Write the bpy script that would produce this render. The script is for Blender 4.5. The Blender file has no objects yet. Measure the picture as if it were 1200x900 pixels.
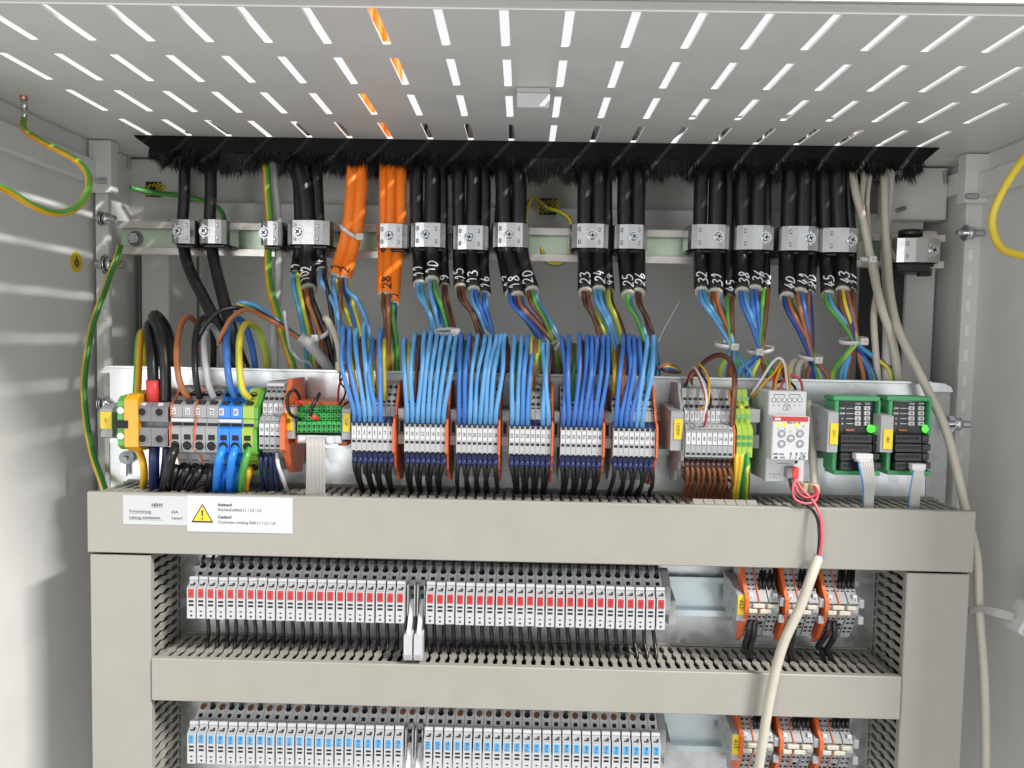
import bpy, bmesh, math, random
from mathutils import Vector, Matrix
random.seed(7)
S = 0.001                      # everything below is written in millimetres
scene = bpy.context.scene
COL = scene.collection

# ------------------------------------------------------------------ camera
YAW, PITCH, ROLL = 0.01410962, 0.05448352, 0.01906082
F, DCAM = 900.0, 612.0
def _rot():
    cy, sy, cp, sp, cr, sr = math.cos(YAW), math.sin(YAW), math.cos(PITCH), math.sin(PITCH), math.cos(ROLL), math.sin(ROLL)
    B = Matrix(((1, 0, 0), (0, 0, -1), (0, 1, 0)))
    Ry = Matrix(((cy, 0, sy), (0, 1, 0), (-sy, 0, cy)))
    Rx = Matrix(((1, 0, 0), (0, cp, -sp), (0, sp, cp)))
    Rz = Matrix(((cr, -sr, 0), (sr, cr, 0), (0, 0, 1)))
    return Rz @ Rx @ Ry @ B
RM = _rot()
RT = RM.transposed()
def U(px, py, Y):
    """millimetre point seen at that place of the photograph on the plane of depth Y"""
    d = RT @ Vector(((px - 600) / F, (py - 450) / F, 1.0))
    t = (Y + DCAM) / d.y
    return Vector((d.x * t, Y, d.z * t))
def D(px, py, Y):
    """the cables hang well behind the plate up at the clamps and come forward lower down"""
    return (px, py, Y + 42 * min(1, max(0, (365 - py) / 60)) if 94 <= Y <= 165 and 200 < px < 1100 else Y)
def UX(px, py, Y): return U(px, py, Y).x
def UZ(px, py, Y): return U(px, py, Y).z

cam_d = bpy.data.cameras.new('camera')
cam_d.sensor_width = 36.0
cam_d.lens = 36.0 * F / 1200.0
cam_d.clip_start, cam_d.clip_end = 0.01, 200.0
cam = bpy.data.objects.new('camera', cam_d)
COL.objects.link(cam)
cam.matrix_world = Matrix.Translation((0, -DCAM * S, 0)) @ (RT @ Matrix(((1, 0, 0), (0, -1, 0), (0, 0, -1)))).to_4x4()
scene.camera = cam

# ------------------------------------------------------------------ light
scene.view_settings.view_transform = 'Standard'
scene.view_settings.look = 'None'
scene.view_settings.exposure = 0.0
scene.view_settings.gamma = 1.0
w = bpy.data.worlds.new('World'); scene.world = w; w.use_nodes = True
nt = w.node_tree; nt.nodes.clear()
out = nt.nodes.new('ShaderNodeOutputWorld'); bg = nt.nodes.new('ShaderNodeBackground')
tc = nt.nodes.new('ShaderNodeTexCoord'); sep = nt.nodes.new('ShaderNodeSeparateXYZ')
mr = nt.nodes.new('ShaderNodeMapRange'); rp = nt.nodes.new('ShaderNodeValToRGB')
mr.inputs['From Min'].default_value = -1; mr.inputs['From Max'].default_value = 1
rp.color_ramp.elements[0].position = 0.0; rp.color_ramp.elements[0].color = (1.12, 1.10, 1.05, 1)
rp.color_ramp.elements[1].position = 1.0; rp.color_ramp.elements[1].color = (1.40, 1.41, 1.43, 1)
e = rp.color_ramp.elements.new(0.5); e.color = (.66, .66, .655, 1)
e = rp.color_ramp.elements.new(0.585); e.color = (1.32, 1.33, 1.36, 1)
nt.links.new(tc.outputs['Generated'], sep.inputs[0]); nt.links.new(sep.outputs['Z'], mr.inputs['Value'])
nt.links.new(mr.outputs[0], rp.inputs[0]); nt.links.new(rp.outputs[0], bg.inputs[0])
nt.links.new(bg.outputs[0], out.inputs[0]); bg.inputs[1].default_value = 0.72

def area(name, loc, target, sx, sy, power, col=(1, 1, 1)):
    l = bpy.data.lights.new(name, 'AREA'); l.shape = 'RECTANGLE'; l.size = sx; l.size_y = sy; l.energy = power; l.color = col
    o = bpy.data.objects.new(name, l); COL.objects.link(o)
    o.location = loc
    o.rotation_euler = (Vector(target) - Vector(loc)).to_track_quat('-Z', 'Y').to_euler()
    return o
tube_lamp = area('hall_tube_lamp', (3.0, -2.5, 3.6), (0, .1, .1), 0.11, 1.3, 480, (1, .97, .93))
zd = Vector((3.0, -2.6, 3.5)).normalized(); yd = (Vector((0, 1, 0)) - zd * zd.y).normalized(); xd = yd.cross(zd)
tube_lamp.rotation_euler = Matrix((xd, yd, zd)).transposed().to_euler()      # the tube runs front to back
area('left_fill_light', (-1.25, -2.4, -0.35), (.45, .05, -.25), 0.9, 1.3, 21, (.98, .99, 1))  # unseen fill light added to brighten the right cabinet wall
area('right_fill_light', (1.25, -2.4, -0.5), (-.45, .05, -.4), 0.9, 1.3, 9, (.93, .97, 1))  # unseen fill light added to brighten the lower left cabinet wall

# ------------------------------------------------------------------ materials
def srgb(h):
    c = [int(h[i:i + 2], 16) / 255 for i in (0, 2, 4)]
    return tuple(x / 12.92 if x <= .04045 else ((x + .055) / 1.055) ** 2.4 for x in c)
MATS = {}
def mat(name, col, rough=.45, metal=0.0, var=.10, vscale=60, bump=0.0, bscale=900, spec=.5, emit=None, estr=0, coat=0, kind=None):
    if isinstance(col, str): col = srgb(col)
    m = bpy.data.materials.new(name); m.use_nodes = True
    n = m.node_tree; b = n.nodes['Principled BSDF']
    b.inputs['Roughness'].default_value = rough; b.inputs['Metallic'].default_value = metal
    b.inputs['Specular IOR Level'].default_value = spec
    if coat: b.inputs['Coat Weight'].default_value = coat
    tcx = n.nodes.new('ShaderNodeTexCoord')
    if kind == 'galv':
        vo = n.nodes.new('ShaderNodeTexVoronoi'); vo.inputs['Scale'].default_value = vscale
        n.links.new(tcx.outputs['Object'], vo.inputs['Vector'])
        src = vo.outputs['Color']
    else:
        no = n.nodes.new('ShaderNodeTexNoise'); no.inputs['Scale'].default_value = vscale; no.inputs['Detail'].default_value = 5
        n.links.new(tcx.outputs['Object'], no.inputs['Vector'])
        src = no.outputs['Fac']
    mx = n.nodes.new('ShaderNodeMapRange')
    mx.inputs['To Min'].default_value = 1 - var; mx.inputs['To Max'].default_value = 1 + var
    if kind == 'galv':
        bw = n.nodes.new('ShaderNodeRGBToBW'); n.links.new(src, bw.inputs[0]); n.links.new(bw.outputs[0], mx.inputs['Value'])
    else:
        mx.inputs['From Min'].default_value = .25; mx.inputs['From Max'].default_value = .75
        n.links.new(src, mx.inputs['Value'])
    mu = n.nodes.new('ShaderNodeVectorMath'); mu.operation = 'SCALE'
    mu.inputs[0].default_value = col; n.links.new(mx.outputs[0], mu.inputs['Scale'])
    n.links.new(mu.outputs[0], b.inputs['Base Color'])
    r2 = n.nodes.new('ShaderNodeMapRange'); n.links.new(mx.outputs[0], r2.inputs['Value'])
    r2.inputs['From Min'].default_value = 1 - var; r2.inputs['From Max'].default_value = 1 + var
    r2.inputs['To Min'].default_value = max(0.02, rough * .85); r2.inputs['To Max'].default_value = min(1, rough * 1.15)
    n.links.new(r2.outputs[0], b.inputs['Roughness'])
    if bump:
        bn = n.nodes.new('ShaderNodeTexNoise'); bn.inputs['Scale'].default_value = bscale; bn.inputs['Detail'].default_value = 3
        n.links.new(tcx.outputs['Object'], bn.inputs['Vector'])
        bp = n.nodes.new('ShaderNodeBump'); bp.inputs['Strength'].default_value = bump; bp.inputs['Distance'].default_value = .0006
        n.links.new(bn.outputs['Fac'], bp.inputs['Height']); n.links.new(bp.outputs[0], b.inputs['Normal'])
    if emit:
        b.inputs['Emission Color'].default_value = (*emit, 1); b.inputs['Emission Strength'].default_value = estr
    MATS[name] = m
    return m
mat('paint', (.655, .652, .635), .38, var=.03, vscale=25, bump=.25, bscale=1400)
mat('paint_lit', (.80, .80, .79), .4, var=.03, vscale=25, bump=.3, bscale=1200)  # brighter copy of the cabinet paint, light put into its colour
mat('duct', (.305, .29, .258), .46, var=.035, vscale=40, bump=.12, bscale=700)
mat('galv', (.63, .645, .65), .40, 1.0, var=.10, vscale=130, kind='galv', bump=.1, bscale=120)
mat('steel', (.54, .54, .535), .24, 1.0, var=.05, vscale=60, bump=.15, bscale=90)
mat('grey_mid', (.17, .165, .175), .45, var=.06, vscale=120, bump=.08)
mat('zinc', (.62, .64, .66), .22, 1.0, var=.10, vscale=80)
mat('chromate', (.52, .62, .48), .34, .45, var=.18, vscale=35)
mat('rail_pale', (.62, .58, .55), .35, .5, var=.06, vscale=80)
mat('rail_zinc', (.60, .68, .70), .30, .75, var=.06, vscale=60)
mat('copper', (.75, .38, .24), .35, 1.0, var=.1)
mat('black', (.009, .009, .0095), .33, var=.25, vscale=200, bump=.15, bscale=500)
mat('black_wire', (.008, .008, .009), .33, var=.2, vscale=150)
mat('black_hole', (.008, .008, .009), .7, var=.1)
mat('brush_black', (.006, .006, .006), .75, var=.2, spec=.15)
mat('bristle', (.004, .004, .004), .6, var=.3, vscale=300)
mat('grey', (.31, .313, .317), .45, var=.05, vscale=120, bump=.08)
mat('grey_light', (.395, .40, .405), .42, var=.04, vscale=120, bump=.05)
mat('grey_fuse', (.66, .665, .67), .45, var=.05, vscale=120, bump=.08)
mat('grey_dark', (.20, .20, .205), .5, var=.06, vscale=120, bump=.08)
mat('white', (.56, .56, .56), .38, var=.03, vscale=150)
mat('fuse_white', (.455, .462, .475), .36, var=.03, vscale=150, bump=.05)
mat('paper', (.53, .54, .555), .5, var=.015, vscale=60)
mat('paper_grey', (.475, .48, .495), .5, var=.015, vscale=60)
mat('cream', (.50, .465, .385), .42, var=.05, vscale=90, bump=.1)
mat('cream_dark', (.50, .46, .36), .45, var=.05, vscale=90)
mat('yarn', (.66, .56, .36), .8, var=.1, vscale=300)
mat('grey_pipe', (.50, .50, .49), .5, var=.05)
mat('orange_plate', (.62, .115, .025), .42, var=.06, vscale=100)
mat('orange', (.90, .20, .010), .42, var=.06, vscale=80, bump=.1)
mat('red', (.60, .045, .040), .42, var=.08, vscale=200)
mat('red_marker', (.46, .030, .028), .45, var=.06, vscale=250)
mat('sky_marker', (.115, .35, .60), .45, var=.05, vscale=250)
mat('red_wire', (.48, .03, .035), .38, var=.1)
mat('pink_wire', (.62, .09, .11), .4, var=.1)
mat('blue_light', (.105, .32, .60), .38, var=.06, vscale=90)
mat('blue', (.040, .150, .47), .38, var=.06, vscale=90)
mat('blue_mid', (.062, .22, .55), .38, var=.06, vscale=90)
mat('blue_deep', (.010, .05, .26), .38, var=.08, vscale=90)
mat('blue_case', (.015, .20, .70), .38, var=.05, vscale=90)
mat('indigo', (.011, .019, .085), .42, var=.08, vscale=90)
mat('cyan', (.06, .30, .50), .38, var=.08, vscale=90)
mat('green', (.03, .22, .05), .38, var=.08, vscale=90)
mat('green_bright', (.085, .33, .045), .38, var=.08, vscale=90)
mat('green_case', (.05, .29, .11), .42, var=.05, vscale=90)
mat('green_plug', (.025, .33, .05), .42, var=.06, vscale=90)
mat('yellow', (.75, .52, .03), .4, var=.06, vscale=90)
mat('yellow_wire', (.72, .56, .05), .38, var=.06, vscale=90)
mat('lime', (.31, .46, .05), .4, var=.06, vscale=90)
mat('amber', (.66, .34, .012), .4, var=.06, vscale=90)
mat('label_yellow', (.68, .50, .015), .45, var=.03, vscale=90)
mat('brown', (.16, .052, .022), .38, var=.1, vscale=90)
mat('brown_light', (.36, .125, .045), .38, var=.08, vscale=90)
mat('brown_mid', (.22, .070, .026), .38, var=.1, vscale=90)
mat('brown_dark', (.070, .024, .014), .38, var=.1, vscale=90)
mat('grey_wire', (.40, .41, .43), .4, var=.06)
mat('ink', (.02, .02, .022), .6, var=.05)
mat('ink_soft', (.05, .05, .055), .6, var=.05)
mat('ink_red', (.22, .012, .012), .6, var=.05)
mat('ink_blue', (.015, .06, .16), .6, var=.05)
mat('chalk', (.85, .86, .86), .6, var=.03)
mat('pcb', (.012, .012, .013), .35, var=.1)
mat('led_green', (.10, .8, .08), .3, emit=(.10, 1, .06), estr=1.1)
mat('led_yellow', (.9, .65, .03), .3, emit=(1, .72, .05), estr=.35)
mat('led_off', (.55, .45, .12), .3)
mat('clear_plastic', (.52, .54, .54), .2, var=.05, coat=.5)
mat('tie', (.60, .60, .585), .35, var=.04)

# ------------------------------------------------------------------ mesh builder
class MB:
    def __init__(s): s.v = []; s.f = []; s.m = []; s.sm = []
    def add(s, vs, fs, m=0, smooth=False):
        o = len(s.v); s.v += [tuple(v) for v in vs]
        for i, f in enumerate(fs):
            s.f.append(tuple(o + k for k in f))
            s.m.append(m[i] if isinstance(m, (list, tuple)) else m); s.sm.append(smooth)
        return s
    def box(s, x0, x1, y0, y1, z0, z1, m=0, c=0.0, M=None):
        if x0 > x1: x0, x1 = x1, x0
        if y0 > y1: y0, y1 = y1, y0
        if z0 > z1: z0, z1 = z1, z0
        if c <= 0:
            vs = [(x, y, z) for x in (x0, x1) for y in (y0, y1) for z in (z0, z1)]
            fs = [(0, 1, 3, 2), (4, 6, 7, 5), (0, 4, 5, 1), (2, 3, 7, 6), (0, 2, 6, 4), (1, 5, 7, 3)]
        else:
            c = min(c, (x1 - x0) * .45, (y1 - y0) * .45, (z1 - z0) * .45)
            vs = []; idx = {}
            B = ((x0, x1), (y0, y1), (z0, z1))
            for i in (0, 1):
                for j in (0, 1):
                    for k in (0, 1):
                        for a in range(3):
                            p = [B[0][i], B[1][j], B[2][k]]
                            for q, t in ((0, i), (1, j), (2, k)):
                                if q != a: p[q] += c if t == 0 else -c
                            idx[(i, j, k, a)] = len(vs); vs.append(tuple(p))
            fs = []
            for a in range(3):
                b, d = (a + 1) % 3, (a + 2) % 3
                for t in (0, 1):
                    q = []
                    for (u, v) in ((0, 0), (1, 0), (1, 1), (0, 1)):
                        key = [0, 0, 0]; key[a] = t; key[b] = u; key[d] = v
                        q.append(idx[(*key, a)])
                    fs.append(tuple(q) if t else tuple(q[::-1]))
                for u in (0, 1):
                    for v in (0, 1):
                        k0 = [0, 0, 0]; k0[b] = u; k0[d] = v; k1 = list(k0); k1[a] = 1
                        q = (idx[(*k0, b)], idx[(*k1, b)], idx[(*k1, d)], idx[(*k0, d)])
                        fs.append(q if (u == v) else q[::-1])
            for i in (0, 1):
                for j in (0, 1):
                    for k in (0, 1):
                        q = (idx[(i, j, k, 0)], idx[(i, j, k, 1)], idx[(i, j, k, 2)])
                        fs.append(q if (i + j + k) % 2 else q[::-1])
        if M: vs = [tuple(M @ Vector(v)) for v in vs]
        return s.add(vs, fs, m)
    def prism(s, prof, a0, a1, axis='x', m=0):
        """closed outline: (y,z) along x, (x,z) along y or (x,y) along z"""
        n = len(prof)
        def P(p, a): return (a, p[0], p[1]) if axis == 'x' else (p[0], a, p[1]) if axis == 'y' else (p[0], p[1], a)
        vs = [P(p, a0) for p in prof] + [P(p, a1) for p in prof]
        fs = [(i, (i + 1) % n, n + (i + 1) % n, n + i) for i in range(n)] + [tuple(range(n))[::-1], tuple(range(n, 2 * n))]
        return s.add(vs, fs, m)
    def strip(s, line, t, a0, a1, axis='z', m=0):
        """an open outline with thickness t"""
        L = [Vector(p) for p in line]; o = []; i_ = []
        for k, p in enumerate(L):
            d = (L[min(k + 1, len(L) - 1)] - L[max(k - 1, 0)]).normalized(); nn = Vector((-d.y, d.x))
            o.append(p + nn * t / 2); i_.append(p - nn * t / 2)
        return s.prism([tuple(p) for p in o] + [tuple(p) for p in i_[::-1]], a0, a1, axis, m)
    def tube(s, pts, r, n=8, m=0, caps=True, alt=None, twist=0.0, capm=None):
        P = [Vector(p) for p in pts]; N = len(P)
        rs = r if isinstance(r, (list, tuple)) else [r] * N
        t0 = (P[1] - P[0]).normalized()
        up = Vector((0, -1, 0)) if abs(t0.y) < .9 else Vector((0, 0, 1))
        u = t0.cross(up).normalized(); vs = []
        for k in range(N):
            t = (P[min(k + 1, N - 1)] - P[max(k - 1, 0)])
            if t.length < 1e-9: t = t0
            t.normalize(); u = (u - t * u.dot(t)).normalized(); v = t.cross(u)
            for j in range(n):
                a = 2 * math.pi * j / n + twist * k
                vs.append(P[k] + (u * math.cos(a) + v * math.sin(a)) * rs[k])
        fs = []; ms = []
        for k in range(N - 1):
            for j in range(n):
                fs.append((k * n + j, k * n + (j + 1) % n, (k + 1) * n + (j + 1) % n, (k + 1) * n + j))
                ms.append(m if alt is None else (alt if (j * 4 // n) % 2 else m))
        s.add(vs, fs, ms, True)
        if caps:
            o = len(s.v) - len(vs)
            cm = m if capm is None else capm
            s.f.append(tuple(o + j for j in range(n))[::-1]); s.m.append(cm); s.sm.append(False)
            s.f.append(tuple(o + (N - 1) * n + j for j in range(n))); s.m.append(cm); s.sm.append(False)
        return s
    def cyl(s, a, b, r, n=12, m=0, r2=None): return s.tube([a, b], [r, r if r2 is None else r2], n, m)
    def patch(s, c, wd, h, t, a=0.0, m=0):
        """thin box on a face whose normal is tilted up by a from facing the front"""
        M = Matrix.Translation(c) @ Matrix.Rotation(-a, 4, 'X')
        return s.box(-wd / 2, wd / 2, -t, .15, -h / 2, h / 2, m, 0, M)
    def disc(s, c, r, t=.2, a=0.0, m=0, n=10):
        c = Vector(c); nn = Vector((0, -math.cos(a), math.sin(a)))
        return s.cyl(c + nn * -.1, c + nn * t, r, n, m)
    def ring(s, c, ro, ri, t, a=0.0, m=0, hole=1, n=14):
        """a proud collar with a dark well inside it"""
        M = Matrix.Translation(c) @ Matrix.Rotation(-a, 4, 'X'); vs = []
        for k in range(n):
            q = 2 * math.pi * k / n; x, z = math.cos(q), math.sin(q)
            vs += [M @ Vector(p) for p in ((x * ro, .1, z * ro), (x * ro, -t, z * ro), (x * ri, -t, z * ri), (x * ri * .9, -.05, z * ri * .9))]
        fs = []; ms = []
        for k in range(n):
            j = (k + 1) % n
            for q in range(3):
                fs.append((k * 4 + q, j * 4 + q, j * 4 + q + 1, k * 4 + q + 1)); ms.append(hole if q == 2 else m)
        fs.append(tuple(k * 4 + 3 for k in range(n))); ms.append(hole)
        return s.add(vs, fs, ms, False)
    def mesh(s, name, mats):
        me = bpy.data.meshes.new(name)
        me.from_pydata([(x * S, y * S, z * S) for x, y, z in s.v], [], s.f)
        for mm in (mats if isinstance(mats, (list, tuple)) else [mats]): me.materials.append(MATS[mm])
        me.polygons.foreach_set('material_index', s.m); me.polygons.foreach_set('use_smooth', s.sm)
        me.update()
        return me
    def build(s, name, mats, parent=None): return link(name, s.mesh(name, mats), parent)
def link(name, me, parent=None, loc=None):
    o = bpy.data.objects.new(name, me); COL.objects.link(o)
    if parent is not None: o.parent = parent
    if loc is not None: o.location = Vector(loc) * S
    return o
LABELS = {}
def tag(o, label, cat, group=None, kind=None):
    o['label'] = label; o['category'] = cat
    if group: o['group'] = group
    if kind: o['kind'] = kind
    return o
def thing(name, label, cat, loc=(0, 0, 0), group=None):
    o = bpy.data.objects.new(name, None); COL.objects.link(o); o.empty_display_size = .01
    o.location = Vector(loc) * S
    return tag(o, label, cat, group)
ORD = ['first', 'second', 'third', 'fourth', 'fifth', 'sixth', 'seventh', 'eighth', 'ninth', 'tenth', 'eleventh', 'twelfth', 'thirteenth',
       'fourteenth', 'fifteenth', 'sixteenth', 'seventeenth', 'eighteenth', 'nineteenth', 'twentieth']
def ordinal(i):
    if i < 20: return ORD[i]
    if i < 29: return 'twenty-' + ORD[i - 20]
    if i == 29: return 'thirtieth'
    if i < 39: return 'thirty-' + ORD[i - 30]
    if i == 39: return 'fortieth'
    return 'forty-' + ORD[i - 40]
def smooth(pts, k=7):
    P = [Vector(p) for p in pts]; Q = [P[0] * 2 - P[1]] + P + [P[-1] * 2 - P[-2]]; o = []
    for i in range(1, len(Q) - 2):
        a, b, c, d = Q[i - 1:i + 3]
        for j in range(k):
            t = j / k
            o.append(.5 * ((2 * b) + (c - a) * t + (2 * a - 5 * b + 4 * c - d) * t * t + (3 * b - a - 3 * c + d) * t ** 3))
    o.append(P[-1]); return o
def wire(name, pts, r, mats, label, cat='wire', group=None, px=True, n=8, k=7, ferrule=None, tip=None):
    """one wire, points as (photo x, photo y, depth) or millimetres; two materials make it striped"""
    P = [U(*D(*p)) for p in pts] if px else [Vector(p) for p in pts]
    C = smooth(P, k); b = MB()
    if isinstance(mats, str): mats = [mats]
    two = len(mats) > 1
    b.tube(C, r, 12 if two else n, 0, alt=1 if two else None)
    o = b.build(name, mats)
    tag(o, label, cat, group)
    if ferrule:
        f = MB(); d = (C[0] - C[3]).normalized() if len(C) > 3 else Vector((0, 0, -1))
        f.cyl(C[0] - d * 7, C[0] + d * .5, r * 1.3, 8); f.build('ferrule', ferrule, o)
    if tip:
        f = MB(); d = (C[0] - C[2]).normalized()
        for q in range(5): f.cyl(C[0] - d, C[0] + d * 5 + Vector((random.uniform(-1, 1), random.uniform(-1, 1), random.uniform(-1, 1))), .45, 5)
        f.build('bare_tip', tip, o)
    return o
_TX = {}
def text_mesh(body, size, m, rot=False, bold=0.0, align='CENTER', nar=1.0):
    key = (body, size, m, rot, bold, align, nar)
    if key in _TX: return _TX[key]
    cu = bpy.data.curves.new('lettering', 'FONT'); cu.body = body; cu.size = size; cu.align_x = align; cu.align_y = 'CENTER'
    cu.resolution_u = 2; cu.offset = bold; cu.extrude = 0.03
    ob = bpy.data.objects.new('lettering', cu); COL.objects.link(ob)
    me = bpy.data.meshes.new_from_object(ob)
    bpy.data.objects.remove(ob)
    for v in me.vertices:
        x, y, z = v.co; x *= nar
        v.co = Vector((-y, -z, x) if rot else (x, -z, y)) * S
    me.materials.clear(); me.materials.append(MATS[m]); me.name = 'lettering'
    for p in me.polygons: p.material_index = 0
    _TX[key] = me
    return me
def text(body, size, m, parent, loc, rot=False, bold=0.0, align='CENTER', name='lettering', nar=1.0):
    return link(name, text_mesh(body, size, m, rot, bold, align, nar), parent, loc)

# ------------------------------------------------------------------ cabinet
ROOF = 194.0
XL, XR = -440.0, 452.0
cab = thing('electrical_cabinet', 'open light grey sheet steel cabinet with slotted roof around all the wiring', 'cabinet', (0, 0, 0))
def roof():
    xs = [XL - 6]; holes = []
    for k in range(-9, 11):
        c = -15.5 + 39 * k; holes.append((c - 2.9, c + 2.9))
    rows = [(-151.0, -96.5), (-72, -17.5), (6, 61.5), (86, 140)]
    for a, b in holes: xs += [a, b]
    xs.append(XR + 6)
    ys = [-165.0]
    for a, b in rows: ys += [a, b]
    ys.append(152.0)
    z0, z1 = ROOF, ROOF + 1.8
    b = MB()
    def hole(i, j): return i % 2 == 1 and j % 2 == 1
    for i in range(len(xs) - 1):
        for j in range(len(ys) - 1):
            x0, x1, y0, y1 = xs[i], xs[i + 1], ys[j], ys[j + 1]
            if not hole(i, j):
                b.add([(x0, y0, z0), (x1, y0, z0), (x1, y1, z0), (x0, y1, z0)], [(0, 3, 2, 1)])
                b.add([(x0, y0, z1), (x1, y0, z1), (x1, y1, z1), (x0, y1, z1)], [(0, 1, 2, 3)])
            else:
                b.add([(x0, y0, z0), (x1, y0, z0), (x1, y1, z0), (x0, y1, z0), (x0, y0, z1), (x1, y0, z1), (x1, y1, z1), (x0, y1, z1)],
                      [(0, 4, 5, 1), (1, 5, 6, 2), (2, 6, 7, 3), (3, 7, 4, 0)])
    b.build('roof_panel', 'paint', cab)
    b = MB(); b.box(XL - 10, XR + 10, -153.8, -152.6, ROOF - .6, ROOF + 34, c=.3); b.build('roof_front_edge', 'paint_lit', cab)  # front light on this edge is painted in by the brighter colour
    b = MB(); b.box(XL - 6, XR + 6, 186, 345, ROOF, ROOF + 2); b.build('rear_roof_panel', 'paint', cab)
    for x0, x1 in ((XL - 6, UX(166, 165, 150)), (UX(1092, 178, 150), XR + 6)):
        b = MB(); b.box(x0, x1, 151, 190, ROOF + .3, ROOF + 2.2); b.build('roof_side_strip', 'paint', cab)
roof()
b = MB(); b.box(XL - 4, XL, -150, 340, -620, ROOF - .5); b.build('side_panel', 'paint', cab)
b = MB(); b.box(XR, XR + 4, -150, 340, -620, ROOF - .5); b.build('side_panel', 'paint', cab)
b = MB(); b.box(XL, XR, 335, 340, -620, ROOF - .5); b.build('back_panel', 'paint', cab)
for x0, x1 in ((XL, XL + 10), (XR - 10, XR)):
    b = MB(); b.box(x0, x1, -150, 175, ROOF - 44, ROOF - 20, c=1.5); b.build('depth_rail', 'paint', cab)
# corner posts with punched holes
def post(sign):
    x0 = UX(115, 300, 170) if sign < 0 else UX(1127, 300, 170); x1 = UX(130, 300, 170) if sign < 0 else UX(1148, 300, 170)
    b = MB()
    b.box(x0, x1, 165, 172, -620, ROOF - 30, c=.8)
    b.box(x0 if sign < 0 else x1 - 2, x0 + 2 if sign < 0 else x1, 172, 240, -620, ROOF - 1)
    p = b.build('corner_post', 'paint', cab)
    h = MB()
    for k in range(26):
        z = 120 - k * 25; xc = (x0 + x1) / 2 + (3 if sign < 0 else -3)
        h.box(xc - 1.8, xc + 1.8, 164.4, 166, z - 5.5, z + 5.5)
    h.build('hole_light_plate', 'paint_lit', p)  # pale plates paint the light that shows through the holes
    u = MB()
    xa, xb = (UX(105, 200, 160), UX(131, 200, 160)) if sign < 0 else (UX(1131, 200, 160), UX(1159, 200, 160))
    zb = UZ(118, 226, 160) if sign < 0 else UZ(1145, 238, 160)
    u.box(xa, xb, 158, 160.5, zb, ROOF - 1, c=.6); u.box(xb - 2 if sign < 0 else xa, xb if sign < 0 else xa + 2, 160, 172, zb, ROOF - 1)
    u.build('corner_gusset', 'paint', cab)
post(-1); post(1)
# rear frame: cross beam, uprights, corner block
b = MB(); b.box(XL + 20, XR - 20, 236, 262, UZ(600, 268, 240), UZ(600, 243, 240), c=1.5); b.box(XL + 20, XR - 20, 262, 266, UZ(600, 243, 240), ROOF - 1); b.build('rear_cross_beam', 'paint', cab)
for a, c_ in ((165, 197), (1062, 1098)):
    b = MB(); b.box(UX(a, 300, 225), UX(c_, 300, 225), 225, 300, -620, UZ(600, 262, 225), c=1.5); b.build('rear_upright', 'paint', cab)
b = MB(); b.box(UX(232, 300, 320), UX(236, 300, 320), 318, 334, -620, 140, c=1.5); b.build('back_rib', 'paint', cab)
b = MB(); b.box(UX(1047, 300, 218), UX(1061, 300, 218), 217, 300, -620, UZ(1050, 285, 218), c=.8); b.build('painted_shade_strip', 'black', cab)  # black strip added to paint the shade beside the right rear upright
b = MB(); b.box(UX(134, 300, 262), UX(163, 300, 262), 262, 330, -620, UZ(150, 250, 262), c=1.5); b.build('rear_upright', 'paint', cab)
b = MB(); b.box(UX(1040, 200, 215), UX(1112, 200, 215), 215, 235, UZ(1080, 257, 215), ROOF - 2, c=1.2); b.box(UX(1112, 200, 215), UX(1130, 200, 215), 200, 240, UZ(1080, 230, 215), UZ(1080, 205, 215), c=1); b.build('corner_block', 'paint', cab)
b = MB(); b.box(UX(132, 200, 215), UX(205, 200, 215), 232, 236, UZ(160, 262, 215), ROOF - 2, c=1.2); b.build('corner_block', 'paint', cab)
# mounting plate
px0, px1, pxe0, pxe1 = -366.0, 355.0, -375.0, 376.0
PT = -28.0
b = MB(); b.box(px0, px1, 62, 64.5, -620, PT)
b.box(px0, px1, 58.5, 64.5, PT - 1.6, PT + .9, c=.4)
mp = b.build('mounting_plate', 'galv', cab)
b = MB(); b.strip([(px0 - .3, 63.2), (px0 - 5, 65), (pxe0, 72)], 2.4, -620, PT - 6, 'z'); b.prism([(px0 - .3, PT - 6.2), (px0 - .3, PT), (px0 - 4, PT), (pxe0, PT - 6.2)], 63, 65.5, 'y'); b.build('plate_flange', 'galv', mp)
b = MB(); b.strip([(px1 + .3, 63.2), (px1 + 6, 65), (pxe1, 70), (pxe1 + 2, 84)], 2.4, -620, PT - 8, 'z'); b.prism([(px1 + .3, PT - 8.2), (px1 + .3, PT), (px1 + 13, PT - 1), (px1 + 19, PT - 4), (pxe1, PT - 8.2)], 63, 65.5, 'y'); b.build('plate_flange', 'galv', mp)

def bolt(parent, px, py, Y, d=(1, 0, 0), L=24, r=4.0, nut=True, name='bolt', m='zinc'):
    c = U(px, py, Y); d = Vector(d).normalized(); b = MB()
    pts = []; rr = []
    for k in range(int(L * 2)):
        pts.append(c + d * (k * .5 - L / 2)); rr.append(r * (1 if k % 2 else .86))
    b.tube(pts, rr, 10)
    if nut:
        for o, h, q in ((-2.5, 5, 1.75), (-4.2, 1.2, 2.1), (-5.6, 1, 2.3)): b.cyl(c + d * o, c + d * (o + h), r * q, 6 if h > 2 else 16)
    return b.build(name, m, parent)
bolt(cab, 124, 256, 158, L=20, r=3.2); bolt(cab, 120, 212, 157, L=10, r=3, nut=False); bolt(cab, 129, 310, 156, L=28, r=4.2)
bolt(cab, 1137, 273, 158, L=26, r=3.4); bolt(cab, 1139, 230, 156, L=11, r=3, nut=False)
bolt(cab, 1122, 497, 66, L=22, r=3.2); bolt(cab, 124, 473, 60, L=10, r=2.6)
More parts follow.
